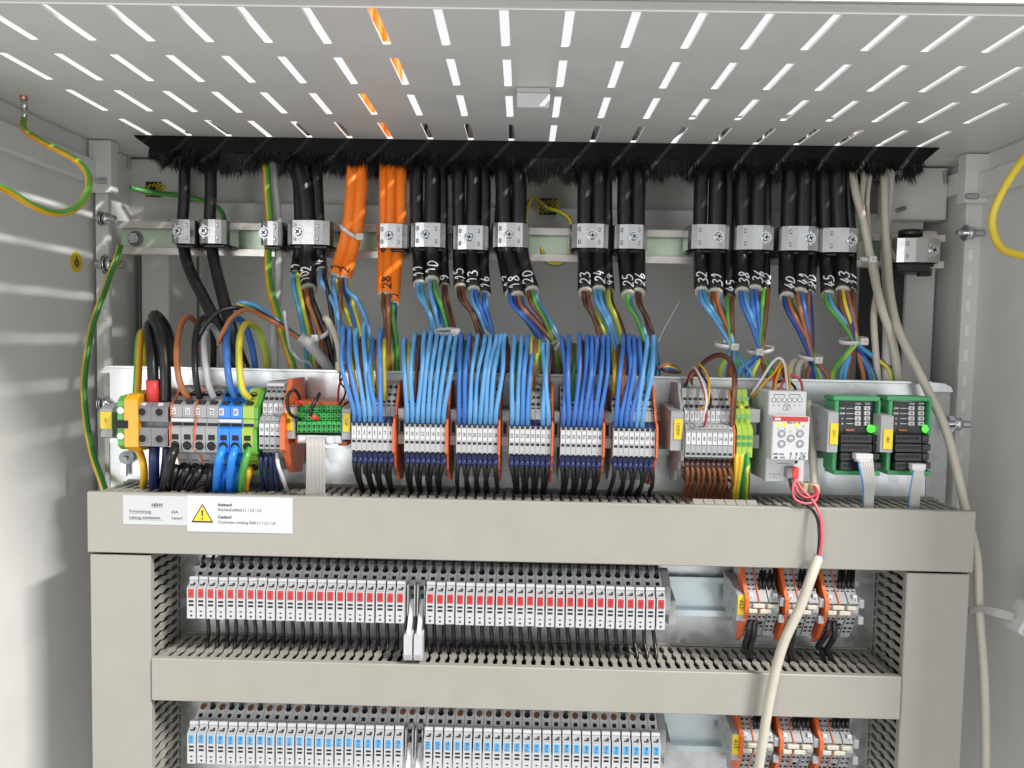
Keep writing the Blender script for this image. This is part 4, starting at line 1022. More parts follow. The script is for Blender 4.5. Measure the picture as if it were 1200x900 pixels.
# ------------------------------------------------------------------ the orange separated blocks at the right of the fuse rows
def stp(row, px0, py0):
    """px0/py0: shift in the photograph relative to the upper row"""
    ref = U(875 + px0, 710 + py0, 10)
    def X(px, Y=10): return UX(px + px0, 710 + py0, Y)
    def Z(py, Y=10): return UZ(940 + px0, py + py0 + 1.2, Y)
    rn = 'upper' if row == 0 else 'lower'
    zc = Z(710)
    t = thing('end_bracket', f'grey end bracket with yellow STP label in the {rn} row', 'end bracket', (X(869), 54, zc), 'grey end brackets with yellow labels')
    ox = X(869)
    b = MB(); b.prism([(-44, Z(728) - zc), (-44, Z(697) - zc), (-20, Z(690) - zc), (0, Z(690) - zc), (0, Z(730) - zc), (-20, Z(733) - zc)], X(863.5) - ox, X(874.5) - ox, 'x')
    for q, h in ((-30, 5), (-22, -4), (-14, 6), (-34, -7)): b.box(X(863.5) - ox - .15, X(863.5) - ox + .1, q - 2, q + 2, h - 1.5, h + 1.5, 1)
    b.build('bracket_body', ['grey', 'grey_dark'], t)
    label_plate(t, X(864.3) - ox, X(874.2) - ox, Z(721) - zc, Z(698) - zc, -44, '-STP', 3.6)
    for g in range(3):
        dx = g * 46.4
        gp = [(6, Z(716, 6)), (6, Z(704, 6)), (14, Z(690, 14)), (24, Z(668, 24)), (34, Z(652, 34)), (54, Z(652, 54)), (54, Z(735, 54)), (36, Z(746, 36)), (22, Z(744, 22)), (10, Z(722, 10))]
        gp = [(y, z - zc) for y, z in gp]
        op = [(min(y - .8, 31), z + (1.5 if k_ in (1, 2, 3, 4, 5) else -1.5)) for k_, (y, z) in enumerate(gp)]
        o = MB().prism(op, -1.5, 1.5, 'x').build('end_plate', 'orange_plate'); o.location = Vector((X(873.5 + dx) + .2, 0, zc)) * S
        tag(o, f'orange end plate left of the {ORD[g]} spring block group, {rn} row', 'end plate', 'orange end plates in the fuse rows')
        xs_ = [(875.5, 887), (888, 898), (899, 911)]
        for k, (a, c_) in enumerate(xs_):
            xa, xb = X(a + dx), X(c_ + dx); hw = (xb - xa) / 2 - .15
            t = thing('spring_block', f'grey spring terminal block, {ORD[k]} of three in the {ORD[g]} group, {rn} row', 'terminal block', ((xa + xb) / 2, 0, zc), 'grey spring blocks right of the fuse rows')
            b = MB(); b.prism(gp, -hw, hw, 'x')
            for s_ in (-1, 1):
                q = s_ * hw * .5
                for py, Y in ((673, 21.6), (686, 15.8)): b.ring((q, Y, Z(py, Y) - zc), hw * .42, hw * .34, .6, .35, 0, 1, 10)
                for py, Y in ((679.5, 18.7), (691, 13.6)): b.patch((q, Y, Z(py, Y) - zc), hw * .6, 1.8, .3, .35, 1)
                for py, Y in ((727, 12.2), (737, 18.2)) if k != 1 else (): b.ring((q, Y, Z(py, Y) - zc), hw * .42, hw * .34, .7, -.5, 0, 1, 10)
                for py, Y in ((722.5, 10.3), (733.5, 16)): b.patch((q, Y, Z(py, Y) - zc), hw * .55, 1.7, .5, -.5, 1)
            if k == 1: b.ring((0, 13.6, Z(729, 13.6) - zc), hw * .8, hw * .62, .8, -.5, 0, 1, 12)
            b.box(-hw + .3, hw - .3, 5.8, 6.3, Z(707, 6) - zc, Z(705.6, 6) - zc, 1)
            b.build('terminal_body', ['grey', 'black_hole'], t)
            if k in (0, 2):
                mx_ = -hw + 2 if k == 0 else hw - 2.4
                m_ = MB().box(mx_ - 1.7, mx_ + 1.7, 9.6 - 2, 11, Z(704.5, 9) - zc, Z(694.5, 9) - zc, c=.2).build('marker', 'white', t)
                text(str(11 + g * 10 + row * 30 + k), 2.5, 'ink', m_, (mx_, 7.5, (Z(704.5, 9) + Z(694.5, 9)) / 2 - zc), True, .05)
        for (a, c_, y0, y1) in ((882, 895.5, 707.3, 711.8), (899, 910, 707.5, 712), (877, 887, 713, 717.8), (890, 903.5, 713.2, 718)):
            o = MB().box(X(a + dx, 5), X(c_ + dx, 5), 2.6, 6.4, Z(y1, 5), Z(y0, 5), c=.5).build('jumper_bar', 'cream')
            tag(o, f'{"upper" if y0 < 710 else "lower"} {"left" if a in (882, 877) else "right"} white jumper bar, {ORD[g]} spring block group, {rn} row', 'jumper', 'white jumper bars of the spring blocks')
        o = MB().prism([(y - 1, z + .6) for y, z in gp], -.35, .35, 'x').build('end_plate', 'orange_plate'); o.location = Vector((X(887.5 + dx), 0, zc)) * S
        tag(o, f'thin orange separator inside the {ORD[g]} spring block group of the {rn} row', 'end plate', 'orange end plates in the fuse rows')
        t = thing('end_bracket', f'grey end bracket right of the {ORD[g]} spring block group, {rn} row', 'end bracket', (X(915 + dx), 54, zc), 'grey end brackets among the spring blocks')
        b = MB(); hw = (X(918) - X(911.6)) / 2
        b.box(-hw, hw, -47, 0, Z(709) - zc, Z(699) - zc, c=.5); b.box(-hw, hw, -47, 0, Z(728) - zc, Z(719) - zc, c=.5); b.box(-hw * .6, -hw * .2, -38, 0, Z(720) - zc, Z(708) - zc); b.box(hw * .2, hw * .6, -38, 0, Z(720) - zc, Z(708) - zc); b.build('bracket_body', 'grey', t)
        # black wires going up and down
        for k, px in enumerate((891, 895.5, 901.5, 906.5)):
            wire('black_wire', [(px + px0 + dx, 689 + py0, 15), (px + px0 + dx, 682 + py0, 15), (px + px0 + dx + .5, 668 + py0, 26), (px + px0 + dx + 1, 648 + py0, 42)], 1.7, 'black_wire',
                 f'black wire above the {ORD[g]} spring block group, {rn} row, {ORD[k]} of four', 'wire', 'black wires above the spring blocks', n=6, k=4)
        if row == 0:
            for k, (L) in enumerate((((879, 727), (877, 742), (873, 757), (879, 768), (882, 782)), ((884.5, 727), (883, 745), (879, 760), (880, 772), (884, 784)))):
                if g == 2: L = [(x + (-4 - 1.5 * i if i > 1 else -.5 * i) + k * 2.4 * i, y - (6 if i > 2 else 0)) for i, (x, y) in enumerate(L)]
                wire('black_wire', [(x + dx, y, 12 if i < 2 else 20 + 4 * i) for i, (x, y) in enumerate(L)], 2.5, 'black_wire',
                     f'{("left", "right")[k]} black wire hanging below the {ORD[g]} spring block group, upper row', 'wire', 'black wires below the spring blocks', n=8, k=5)
stp(0, 0, 0)
stp(1, -6.3, 163.5)

# ------------------------------------------------------------------ cable clamp rail
RY = 170.0
rz1, rz0 = UZ(620, 268, RY), UZ(620, 305, RY)
t = thing('clamp_rail', 'horizontal open profile rail with greenish zinc web carrying the cable clamps', 'rail', (0, RY, (rz0 + rz1) / 2))
h = (rz1 - rz0) / 2; rxa, rxb = UX(138, 276, RY), UX(1107, 288, RY)
b = MB(); b.box(rxa, rxb, 8, 10, -h, h); b.build('rail_web', 'chromate', t)
b = MB(); b.strip([(10, h), (0, h), (0, h - 6.0)], 1.6, rxa, rxb, 'x'); b.strip([(10, -h), (0, -h), (0, -h + 6.0)], 1.6, rxa, rxb, 'x'); b.build('rail_lip', 'rail_pale', t)
c = U(159, 275, RY + 8); b = MB(); b.cyl((c.x, 8, 0), (c.x, 7.2, 0), 8, 20, 1); b.cyl((c.x, 7.2, 0), (c.x, 2.5, 0), 5.6, 6); b.cyl((c.x, 2.5, 0), (c.x, 1.5, 0), 3, 12); b.build('rail_bolt', ['zinc', 'grey_dark'], t)

# brush strip
xb0, xb1 = UX(157, 160, 142), UX(1101, 176, 142)
t = thing('brush_strip', 'long black brush strip closing the cable gap under the roof', 'brush', (0, 142, ROOF))
b = MB(); b.prism([(xb0, -.3), (xb1, -.3), (xb1 - 3, -3), (xb1 - 16, -15), (xb0 + 20, -15), (xb0 + 3, -3)], -1.2, .8, 'y'); b.build('brush_holder', 'brush_black', t)
b = MB(); b.box(xb0 + 14, xb1 - 14, 40, 42, -15, 1, c=.3); b.box(xb0 - 1, xb1 + 1, 39, 45, -2, 2.5); b.build('rear_holder', 'black', t)
CABX = [216, 247, 316, 350, 372, 413, 423, 449, 459, 470, 490, 507, 520, 538, 555, 568, 588, 605, 686, 701, 733, 748, 822, 840, 871, 890, 926, 943, 965, 978, 995, 1009, 1016, 1036, 1044]
cabxs = [UX(p, 190, 150) for p in CABX]
b = MB(); rr = random.Random(3)
clump = [rr.uniform(-6, 8) for k in range(120)]
for k in range(17000):
    x = rr.uniform(xb0 + 14, xb1 - 14)
    q = min(cabxs, key=lambda c_: abs(x - c_)); near = abs(x - q)
    row = k % 3; yy = (rr.uniform(0, 5), rr.uniform(28, 40), rr.uniform(0, 8))[row]
    u_ = (x - xb0) / 7.5; a0 = clump[int(u_) % 120]; a1 = clump[(int(u_) + 1) % 120]; cl = a0 + (a1 - a0) * (u_ % 1)
    L = 14 + cl * .9 + rr.uniform(-4, 4)
    push = Vector((0, 0, 0))
    if near < 10 and row != 1:
        L = L * .62 + rr.uniform(0, 5); push = Vector(((x - q) * .5, -5 - rr.uniform(0, 4), 0))
    elif near < 17 and row != 1: L += 5; push = Vector(((x - q) * .22, -3, 0))
    L *= min(1, .3 + (x - xb0) / 50, .3 + (xb1 - x) / 40)
    p0 = Vector((x, yy, rr.uniform(-15, -10)))
    p1 = p0 + push * .5 + Vector((rr.uniform(-1.2, 1.2), rr.uniform(-3, 2), -L * .55)); p2 = p1 + push * .6 + Vector((rr.uniform(-2.6, 2.6), rr.uniform(-4, 3), -L * rr.uniform(.3, .6)))
    w_ = .38; vs = []
    for p, s_ in ((p0, 1), (p1, .9)): vs += [p + Vector((-w_ * s_, 0, 0)), p + Vector((w_ * s_, 0, 0)), p + Vector((0, w_ * s_ * 1.4, 0))]
    vs.append(p2)
    b.add(vs, [(0, 1, 4, 3), (1, 2, 5, 4), (2, 0, 3, 5), (3, 4, 6), (4, 5, 6), (5, 3, 6)])
o = b.build('bristles', 'bristle', t); o['kind'] = 'stuff'

# ------------------------------------------------------------------ cable clamps
CY = 108.0
def clamp(px, py, w_, label, screw=-.15, tilt=0, face=1.0):
    c = U(px, py, 134); hw = U(px + w_ / 2, py, 134).x - c.x
    t = thing('cable_clamp', label, 'cable clamp', (c.x, RY, c.z), 'steel cable clamps on the rail')
    L = [(-hw, -2), (-hw, -25), (-hw * .90, -30.5), (-hw * .66, -33.8), (-hw * .2, -35.1), (hw * .3, -35.2), (hw * .66, -33.6), (hw * .9, -30), (hw, -25), (hw, -2)]
    b = MB(); b.strip(L, 1.6, -11.5, 11.5, 'z', 0)
    b.build('clamp_strap', 'steel', t)
    r_ = MB()
    for s_ in (-1, 1):
        for q in (-.56, .44): r_.box(hw * q - 1.4, hw * q + 1.4, -36.0, -34, s_ * 6 - 2.2, s_ * 6 + 2.2, 0, .8)
    r_.build('strap_rib', 'steel', t)
    b = MB(); sx = hw * screw
    b.cyl((sx, -35, 0), (sx, -36.4, 0), 5.4, 16); b.cyl((sx, -36.4, 0), (sx, -38.6, 0), 4.4, 14, 0, 3.2)
    for q in range(2):
        M = Matrix.Translation((sx, -38.7, 0)) @ Matrix.Rotation(.5 + q * math.pi / 2 + px, 4, 'Y'); b.box(-2.3, 2.3, -.12, .3, -.55, .55, 1, 0, M)
    b.build('clamp_screw', ['zinc', 'black_hole'], t)
    b = MB(); b.box(-hw * .92, hw * .92, -14, -1, -14, 12.5, c=1); b.box(-hw * .7, hw * .8, -29, -5, -15, -11.8, c=.8)
    if w_ == 54: b.box(-hw * .9, hw * .55, -33, -3, -21, -12, c=1.5); b.box(hw * .2, hw * .7, -30, -20, -24, -16, c=1)
    b.build('clamp_base', 'black', t)
CL = [(212, 271, 27, 'steel cable clamp holding the leftmost thin black cable', -.25), (247, 271, 33, 'steel cable clamp holding the second thin black cable from the left', -.45), (316, 273, 25, 'narrow steel cable clamp holding the green and yellow wire', -.5),
      (360, 272, 53, 'wide steel cable clamp left of the orange cables', -.4), (458, 276, 38, 'steel cable clamp around the orange cables', -.1), (501, 275, 43, 'steel cable clamp over the cables marked 11, 10 and 9', -.1), (551, 278, 43, 'steel cable clamp over the cables marked 15, 13 and 16', -.05),
      (598, 275, 43, 'steel cable clamp over the cables marked 17, 18 and 20', -.05), (692, 276, 46, 'steel cable clamp over the cables marked 23, 24 and 44', .1), (740, 277, 40, 'steel cable clamp over the cables marked 25 and 26', .15), (834, 277, 48, 'steel cable clamp over the cables marked 32, 31 and 45', .35),
      (887, 278, 47, 'steel cable clamp over the cables marked 38, 36 and 42', .45), (940, 279, 47, 'steel cable clamp over the cables marked 40, 41 and 20', .4), (988, 281, 46, 'steel cable clamp over the cables marked 45, 43 and 17', .45), (1079, 293, 54, 'empty steel cable clamp at the right end of the rail', .55)]
for i, c in enumerate(CL): clamp(*c[:3], c[3] + (f', {ORD[i]} from left' if 4 < i < 14 else ''), *c[4:])
o = MB(); c = U(1068, 277, 146); o.cyl((c.x, 148, c.z), (c.x, 148, c.z + 6), 11, 16); tag(o.build('clamp_plug', 'black'), 'black rubber plug standing in the empty cable clamp', 'plug')

# ------------------------------------------------------------------ the thick cables
def hand(b, axis_a, axis_b, r, s_, h=8.5):
    """handwriting running up a cable's front: axis from lower to upper point"""
    A, B_ = Vector(axis_a), Vector(axis_b); d = (B_ - A); Ln = d.length; d.normalize()
    fr = Vector((0, -1, 0)); fr = (fr - d * fr.dot(d)).normalized(); sd = d.cross(fr)
    if sd.x > 0: sd = -sd
    wch = min(8.6, (Ln - 2) / max(1, len(s_)) * .98); a0 = (Ln - wch * len(s_)) / 2
    for i, ch in enumerate(s_):
        lean, wob = random.uniform(-.2, 1.1), random.uniform(-.18, .18)
        for st in STROKES.get(ch, []):
            pts = []
            for x, z, _ in smooth([(x, z, 0) for x, z in st], 5):
                a = a0 + i * wch + x * wch * .86 + (z - .75) * lean; th = (z / 1.5 - .5) * h / r + wob
                pts.append(A + d * a + (fr * math.cos(th) + sd * math.sin(th)) * r)
            b.tube(pts, .62, 5)
def cable(pts, r, m, label, marks=None, ink='chalk', grp='thick cables through the brush', cut=True, name='cable', up=True):
    P = [U(*D(*p)) for p in pts]
    if up and m == 'orange': q_ = 13 if pts[0][0] < 435 else -7; P = [P[0] + Vector((q_ * 1.2, 10, 330)), P[0] + Vector((q_, 4, 120)), P[0] + Vector((q_ * .25, 1, 30))] + P
    elif up: P = [P[0] + Vector((random.uniform(-30, 30), 420, 70)), P[0] + Vector((random.uniform(-10, 10), 170, 62)), P[0] + Vector((0, 62, 52)), P[0] + Vector((0, 14, 32))] + P
    C = smooth(P, 5)
    o = MB().tube(C, r, 12).build(name, m); tag(o, label, 'cable', grp)
    d = (P[-1] - P[-2]).normalized()
    if cut:
        b = MB(); b.tube([P[-1] - d * .4, P[-1] + d * 1.3, P[-1] + d * 2.4], [r * .98, r * .96, r * .82], 10); b.build('cut_edge', 'cream', o)
    if marks:
        b = MB(); ln = min(24.0, 9.5 * len(marks) + 3); hand(b, P[-1] - d * 2, P[-1] - d * (2 + ln), r, marks, min(10.5, r * 1.65)); b.build('handwritten_number', ink, o)
    return o
Y = CY
mm = lambda px: px * .80
THICK = [  # x at brush, x at clamp, (end x, y), radius mm, mark, depth
    (348, 352, (347, 322), 5.2, '1', 112), (350, 361, (361.5, 339), 7.2, '102', 104), (371, 374, (377, 318), 5.4, '4', 110),
    (489, 489, (491.5, 333), 5.8, '11', 106), (506, 505, (506.5, 329), 6.4, '10', 103), (518, 519, (521, 336), 4.6, '9', 110),
    (538, 538, (539.5, 337), 5.6, '15', 106), (554, 553, (555, 340), 6.0, '13', 103), (567, 567, (568, 346), 5.2, '16', 109),
    (587, 586, (598, 344), 5.2, '17', 112), (589, 592, (606, 347), 6.6, '18', 104), (606, 608, (623, 341), 6.6, '20', 105),
    (686, 685, (686, 342), 6.3, '23', 104), (702, 701, (701.5, 340), 6.3, '24', 104), (712, 712, (714, 342), 4.6, '44', 111),
    (733, 732, (736, 345), 6.2, '25', 104), (748, 747, (748, 343), 6.2, '26', 105),
    (822, 820, (822, 341), 6.0, '32', 105), (840, 838, (838, 343), 6.3, '31', 104), (853, 853, (855, 350), 4.8, '45', 110),
    (871, 870, (869.5, 342), 6.4, '38', 104), (891, 887, (884.5, 340), 6.8, '36', 103), (900, 898, (896.5, 341), 4.4, '42', 110),
    (925, 923, (922, 348), 6.6, '40', 104), (943, 940, (937, 343), 6.6, '41', 104), (952, 952, (948, 344), 4.6, '20', 110),
    (965, 967, (970.5, 345), 5.6, '45', 106), (979, 983, (987, 341), 6.4, '43', 103), (994, 997, (997, 341), 4.4, '17', 110),
]
seen = {}
for n_, (bx_, cx_, (ex, ey), r, mk, dp) in enumerate(THICK):
    seen[mk] = seen.get(mk, 0) + 1
    cable([(bx_, 186, dp + 8), (bx_ + (cx_ - bx_) * .5 + random.uniform(-1.6, 1.6), 225, dp + 3), (cx_, 275, dp), ((cx_ + ex) / 2 + (ex - cx_) * -.1 + random.uniform(-1.5, 1.5), 305, dp - 2), (ex, ey, dp - 6)], r * 1.16, 'black',
          f'thick black cable with handwritten white {mk}, {ordinal(n_)} of the numbered black cables from left', mk)
for bx_, cx_, ex, ey, r, mk, dp, lab in ((414.5, 407, 392, 324, 5.6, '1', 100, 'left orange cable of the pair held by a white cable tie'), (425, 418, 404, 327, 5.6, '2', 101, 'right orange cable of the pair held by a white cable tie'),
                                         (450, 450, 447, 345, 4.6, None, 108, 'leftmost of three orange cables in a steel clamp'), (459, 457, 453.5, 346, 4.8, '28', 104, 'middle one of three orange cables in a steel clamp'), (470, 469, 461.5, 357, 5.0, '1', 106, 'rightmost of three orange cables in a steel clamp')):
    cable([(bx_, 183, dp + 8), (bx_ + (cx_ - bx_) * .35, 225, dp + 2), (cx_, 270, dp), (cx_ + (ex - cx_) * .5, 300, dp - 2), (ex, ey, dp - 4)], r * 1.09, 'orange', lab, mk, 'ink')
cable([(217, 190, 116), (216, 230, 112), (214, 272, 110), (220, 310, 104), (240, 352, 96), (262, 395, 88), (283, 440, 84), (292, 480, 84)], 5.6, 'black', 'leftmost thin black cable running from its clamp down behind the plate', cut=False)
cable([(248, 190, 116), (247, 230, 112), (246, 272, 110), (253, 315, 104), (267, 370, 94), (276, 405, 90), (290, 445, 84), (298, 490, 84)], 5.8, 'black', 'second thin black cable from the left running down behind the plate', cut=False)
cable([(320, 195, 122), (324, 240, 118), (327, 290, 116), (326, 330, 108), (322, 380, 96), (321, 440, 90), (321, 470, 88)], 4.2, 'grey_pipe', 'pale grey cable running down behind the green and yellow wire', cut=False)
def gy(pts, r, label, m=('green_bright', 'amber'), group='green and yellow earth wires'): return wire('earth_wire', pts, r, list(m), label, 'wire', group)
gy([(311, 178, 112), (313, 215, 110), (316, 262, 106), (314, 300, 102), (316, 335, 98), (323, 362, 90), (332, 395, 84), (343, 430, 80), (350, 460, 78)], 3.6, 'thick green and yellow wire hanging from the brush through a narrow clamp')
gy([(141, 288, 158), (136, 305, 150), (130, 320, 146), (120, 348, 132), (108, 383, 118), (102, 417, 106), (98.5, 450, 98), (101, 493, 86), (109, 533, 72), (118, 560, 55), (124, 578, 44)], 3.1, 'green and yellow earth wire along the left wall down to the top duct', ('green', 'yellow'))
gy([(160, 466, 30), (161.5, 440, 36), (163, 405, 46), (166, 390, 56), (168.5, 400, 66), (170, 430, 76), (170, 460, 80)], 3.4, 'green and yellow wire looping into the earth screw terminal', ('green_bright', 'amber'))
gy([(163, 528, 22), (167, 540, 18), (169, 555, 22), (167.5, 572, 34), (167, 585, 40)], 2.9, 'yellow wire leaving the bottom of the earth screw terminal', ('amber', 'yellow'))
t_ = gy([(28, 140, 22), (27.5, 149, 16), (36, 158, 8), (60, 172, -2), (88, 187, -12), (103, 205, -20), (102, 227, -30), (88, 244, -40), (66, 250, -55), (38, 241, -75), (10, 224, -95), (-15, 212, -115)], 2.6, 'green and yellow wire hanging from the roof at the left wall', ('green_bright', 'amber'))
b = MB(); c = U(28, 128, 22); b.cyl(U(27, 108, 24), U(28, 118, 23), 2.8, 8, 1); b.cyl(U(28, 117, 23), U(29, 128, 22), 2.6, 8); b.cyl(U(29, 127, 22), U(28.5, 141, 22), 2.0, 8); b.cyl(Vector((U(27, 108, 24).x, 24, ROOF)), U(27, 108, 24), 2.2, 8, 1); b.build('cable_lug', ['zinc', 'copper'], t_)
gy([(1215, 165, -40), (1195, 192, -20), (1176, 222, -8), (1164, 250, -2), (1164, 272, -4), (1174, 291, -14), (1196, 299, -30), (1220, 300, -45)], 2.8, 'yellow earth wire bending out from the right wall', ('yellow', 'yellow_wire'))
gy([(153, 220, 200), (160, 222, 205), (180, 226, 212), (210, 229, 212), (240, 236, 214), (258, 246, 216), (263, 262, 222), (258, 280, 226)], 2.6, 'dark green earth wire behind the two thin black cables', ('green', 'green_bright'))
gy([(616, 262, 180), (618, 242, 200), (626, 232, 220), (642, 244, 200), (655, 248, 190), (668, 258, 180), (671, 275, 178), (666, 300, 180), (655, 309, 178), (640, 306, 176), (634, 290, 180)], 2.2, 'green and yellow wire looping around the bare middle of the clamp rail', ('green', 'yellow'))

# cream cables on the right
def cream(pts, r, label, m='cream', up=True): return cable(pts, r, m, label, None, grp='cream cables on the right', cut=False, up=up)
cream([(1036, 196, 120), (1037, 253, 112), (1040, 300, 104), (1044, 350, 96), (1054, 390, 78), (1080, 443, 52), (1107, 500, 40), (1122, 555, 34), (1132, 600, 34), (1142, 640, 32), (1145.5, 665, 30), (1148, 725, 26), (1153, 795, 22), (1155, 870, 20), (1154, 920, 20)], 3.7, 'long cream cable crossing the plate and running down the right side')
cream([(997, 190, 116), (1003, 227, 104), (1012, 260, 98), (1020, 303, 94), (1032, 357, 90), (1045, 397, 86), (1052, 440, 84), (1056, 480, 84)], 3.7, 'cream cable slanting down beside cable 43 behind the plate')
cream([(1013, 200, 118), (1009, 237, 110), (1014, 275, 106), (1024, 310, 102), (1028, 337, 98), (1024, 370, 94), (1026, 410, 88), (1030, 460, 86)], 3.0, 'thin cream cable just behind the white cable tie')
cream([(1043, 205, 126), (1040, 250, 122), (1038, 300, 118), (1040, 367, 106), (1039, 430, 90), (1039, 470, 88)], 4.2, 'pale upright cable right of the white cable tie', 'grey_pipe')
cream([(1019, 200, 122), (1016, 240, 120), (1020, 300, 114)], 2.6, 'short thin cream cable behind the others at the brush', up=True)
cream([(959.5, 653, -8), (951, 675, -14), (937, 713, -14), (917, 757, -12), (903, 813, -10), (890, 893, -8), (883, 940, -6)], 3.9, 'cream cable hanging in front of both fuse rows', up=False)
b = MB(); p = U(959.5, 653, -8); b.cyl(p + Vector((-.6, 0, -2)), p + Vector((.5, 0, 1)), 4.0, 12); o = b.build('blue_band', 'blue_mid'); tag(o, 'thin blue ring at the upper end of the hanging cream cable', 'band')
wire('red_wire', [(960, 652, -8), (963, 630, -10), (961, 605, -8), (952, 586, -2), (940, 574, 2), (932, 561, 6)], 1.25, 'pink_wire', 'red wire from the bus connector down to the hanging cream cable', 'wire')
wire('black_wire', [(958.5, 652, -7), (960, 628, -9), (957, 606, -6), (945, 590, 0), (930, 578, 4), (925, 561, 6)], 1.2, 'black_wire', 'thin black wire from the bus connector to the hanging cream cable', 'wire')
wire('red_wire', [(934, 560, 5), (929, 572, 0), (932, 585, -2), (945, 590, -3), (956, 586, 0), (958, 576, 8), (954, 570, 14)], 1.05, 'pink_wire', 'red wire loop under the bus connector beside the yarn', 'wire')
wire('red_wire', [(930, 560, 5), (934, 575, -1), (944, 583, -4), (955, 580, -1), (955, 571, 12)], 1.05, 'red_wire', 'second red wire loop under the bus connector beside the yarn', 'wire')
cream([(946, 470, 44), (949, 490, 36), (952, 530, 28), (954.5, 566, 20), (955, 578, 18)], 3.3, 'cream cable end bound with yarn right of the white module', up=False)
for cx_, cy_, lab, yy in ((954.5, 571, 'yarn binding around the cream cable end right of the white module', 18), (943, 570, 'yarn binding left of the cream cable end under the white module', 22), (399, 429, 'yarn binding at the end of the thin cream cable above the green plug', 52)):
    P = [U(cx_, cy_ - 4.5, yy) + Vector((3.7 * math.cos(q * .7), 3.7 * math.sin(q * .7), -q * .13)) for q in range(58)]
    o = MB().tube(P, .8, 6).build('yarn_binding', 'yarn'); tag(o, lab, 'yarn', 'yarn bindings')
wire('grey_cable', [(381, 372, 72), (389, 384, 66), (396, 403, 58), (399, 424, 53), (399.5, 436, 50)], 3.0, 'cream_dark', 'thin cream cable bent down to the yarn above the green plug', 'cable')
wire('red_wire', [(395.5, 491, 12), (396, 470, 22), (397.5, 452, 36), (402, 440, 48), (400, 432, 51)], 1.0, 'red_wire', 'thin red wire from the yarn into the green plug block', 'wire', ferrule='red')
wire('black_wire', [(397, 474, 16), (403, 466, 24), (404.5, 456, 34), (398.5, 447, 42), (399, 433, 51)], .8, 'black_wire', 'thin black wire from the yarn into the green plug block', 'wire')
wire('black_wire', [(352, 475, 12), (350, 463, 4), (344, 457, -2), (337.5, 463, -4), (336.5, 474, -4), (341, 486, -2), (352, 491, 7)], 1.4, 'black_wire', 'black wire loop bridging two red ferrules on the green plug', 'wire', ferrule='red')
wire('black_wire', [(372.5, 491, 7), (365, 486, 2), (366, 476, 2), (371, 468, 6), (374.5, 461, 12)], 1.4, 'black_wire', 'short black wire curling up from the middle of the green plug', 'wire', ferrule='red')
wire('black_wire', [(368, 476, 12), (369, 470, 8), (372, 466, 8)], 1.2, 'black_wire', 'short black wire stub at the top of the green plug', 'wire', ferrule='red')
# the flat cable and the white box at the right edge
ribbon('flat pale cable between the right duct and the white box', [(U(1134, 712, 30), U(1134, 719, 30)), (U(1150, 710, 20), U(1150, 718, 20)), (U(1168, 713, 10), U(1168, 723, 10)), (U(1190, 719, 5), U(1190, 728, 5))], None, 6)
c = U(1211, 728, 4)
t = thing('junction_box', 'white plastic box corner at the right edge of the view', 'junction box', c)
MB().box(-13, 30, -10, 12, -14, 12, c=2).build('box_body', 'white', t).rotation_euler = (0, .45, 0)
MB().box(-11, 28, -12, -10.2, -12, 10, c=1).build('box_lid', 'paper', t).rotation_euler = (0, .45, 0)

# ------------------------------------------------------------------ left power wires
def w(pts, r, m, label, **k): return wire(k.pop('name', 'power_wire'), pts, r, m, label, 'wire', k.pop('group', 'power wires at the left terminals'), **k)
w([(180.5, 472, 14), (179.5, 445, 12), (178, 412, 20), (175, 390, 40), (176, 380, 58), (184, 386, 74), (190, 420, 84), (192, 460, 86)], 4.6, 'black_wire', 'thick black wire with a red sleeve entering the dark grey two pole terminal')
b = MB(); b.tube([U(180.8, 472, 14), U(180.3, 458, 13), U(179.5, 445, 12)], [5.7, 5.7, 5.5], 14); o = b.build('red_sleeve', 'red'); tag(o, 'red shrink sleeve on the thick black wire above the two pole terminal', 'sleeve')
w([(194, 472, 14), (194, 440, 12), (191.5, 405, 18), (186, 384, 30), (180, 373, 46), (184, 370, 62), (195, 386, 74), (202, 415, 82), (206, 450, 86)], 4.6, 'black_wire', 'thick black wire without sleeve entering the dark grey two pole terminal')
w([(220.5, 466, 10), (214, 456, 4), (209, 440, 4), (207, 411, 14), (212, 381, 34), (220, 371.5, 50), (229, 378, 64), (236, 395, 76), (241, 440, 84), (243, 470, 86)], 2.6, 'brown_light', 'pale brown wire arching into the second L1 terminal')
w([(234, 466, 10), (230.5, 450, 4), (228.5, 430, 6), (228.5, 400, 18), (233, 379, 36), (240, 372.5, 50), (247, 379, 62), (250, 400, 74), (250, 440, 84), (250, 470, 86)], 2.6, 'black_wire', 'black wire arching into the L2 terminal')
w([(250.5, 466, 10), (244.5, 450, 4), (240.5, 425, 8), (239, 400, 22), (241, 386, 40), (248, 382, 56), (257, 400, 72), (262, 440, 84), (264, 470, 86)], 2.6, 'grey_wire', 'grey wire arching into the L3 terminal')
w([(276, 466, 10), (269, 448, 4), (266, 420, 10), (266, 392, 28), (270, 376, 44), (277, 373, 56), (287, 381, 66), (296, 410, 78), (300, 440, 84), (302, 470, 86)], 3.0, 'blue', 'blue wire arching into the right blue cage terminal')
w([(292, 467, 10), (284, 456, 3), (280.5, 430, 6), (280.5, 400, 22), (285, 383, 38), (292, 379.5, 50), (303, 388, 64), (311, 412, 76), (313, 440, 84), (314, 470, 86)], 2.8, ['lime', 'yellow_wire'], 'lime and yellow wire arching into the large earth cage terminal')
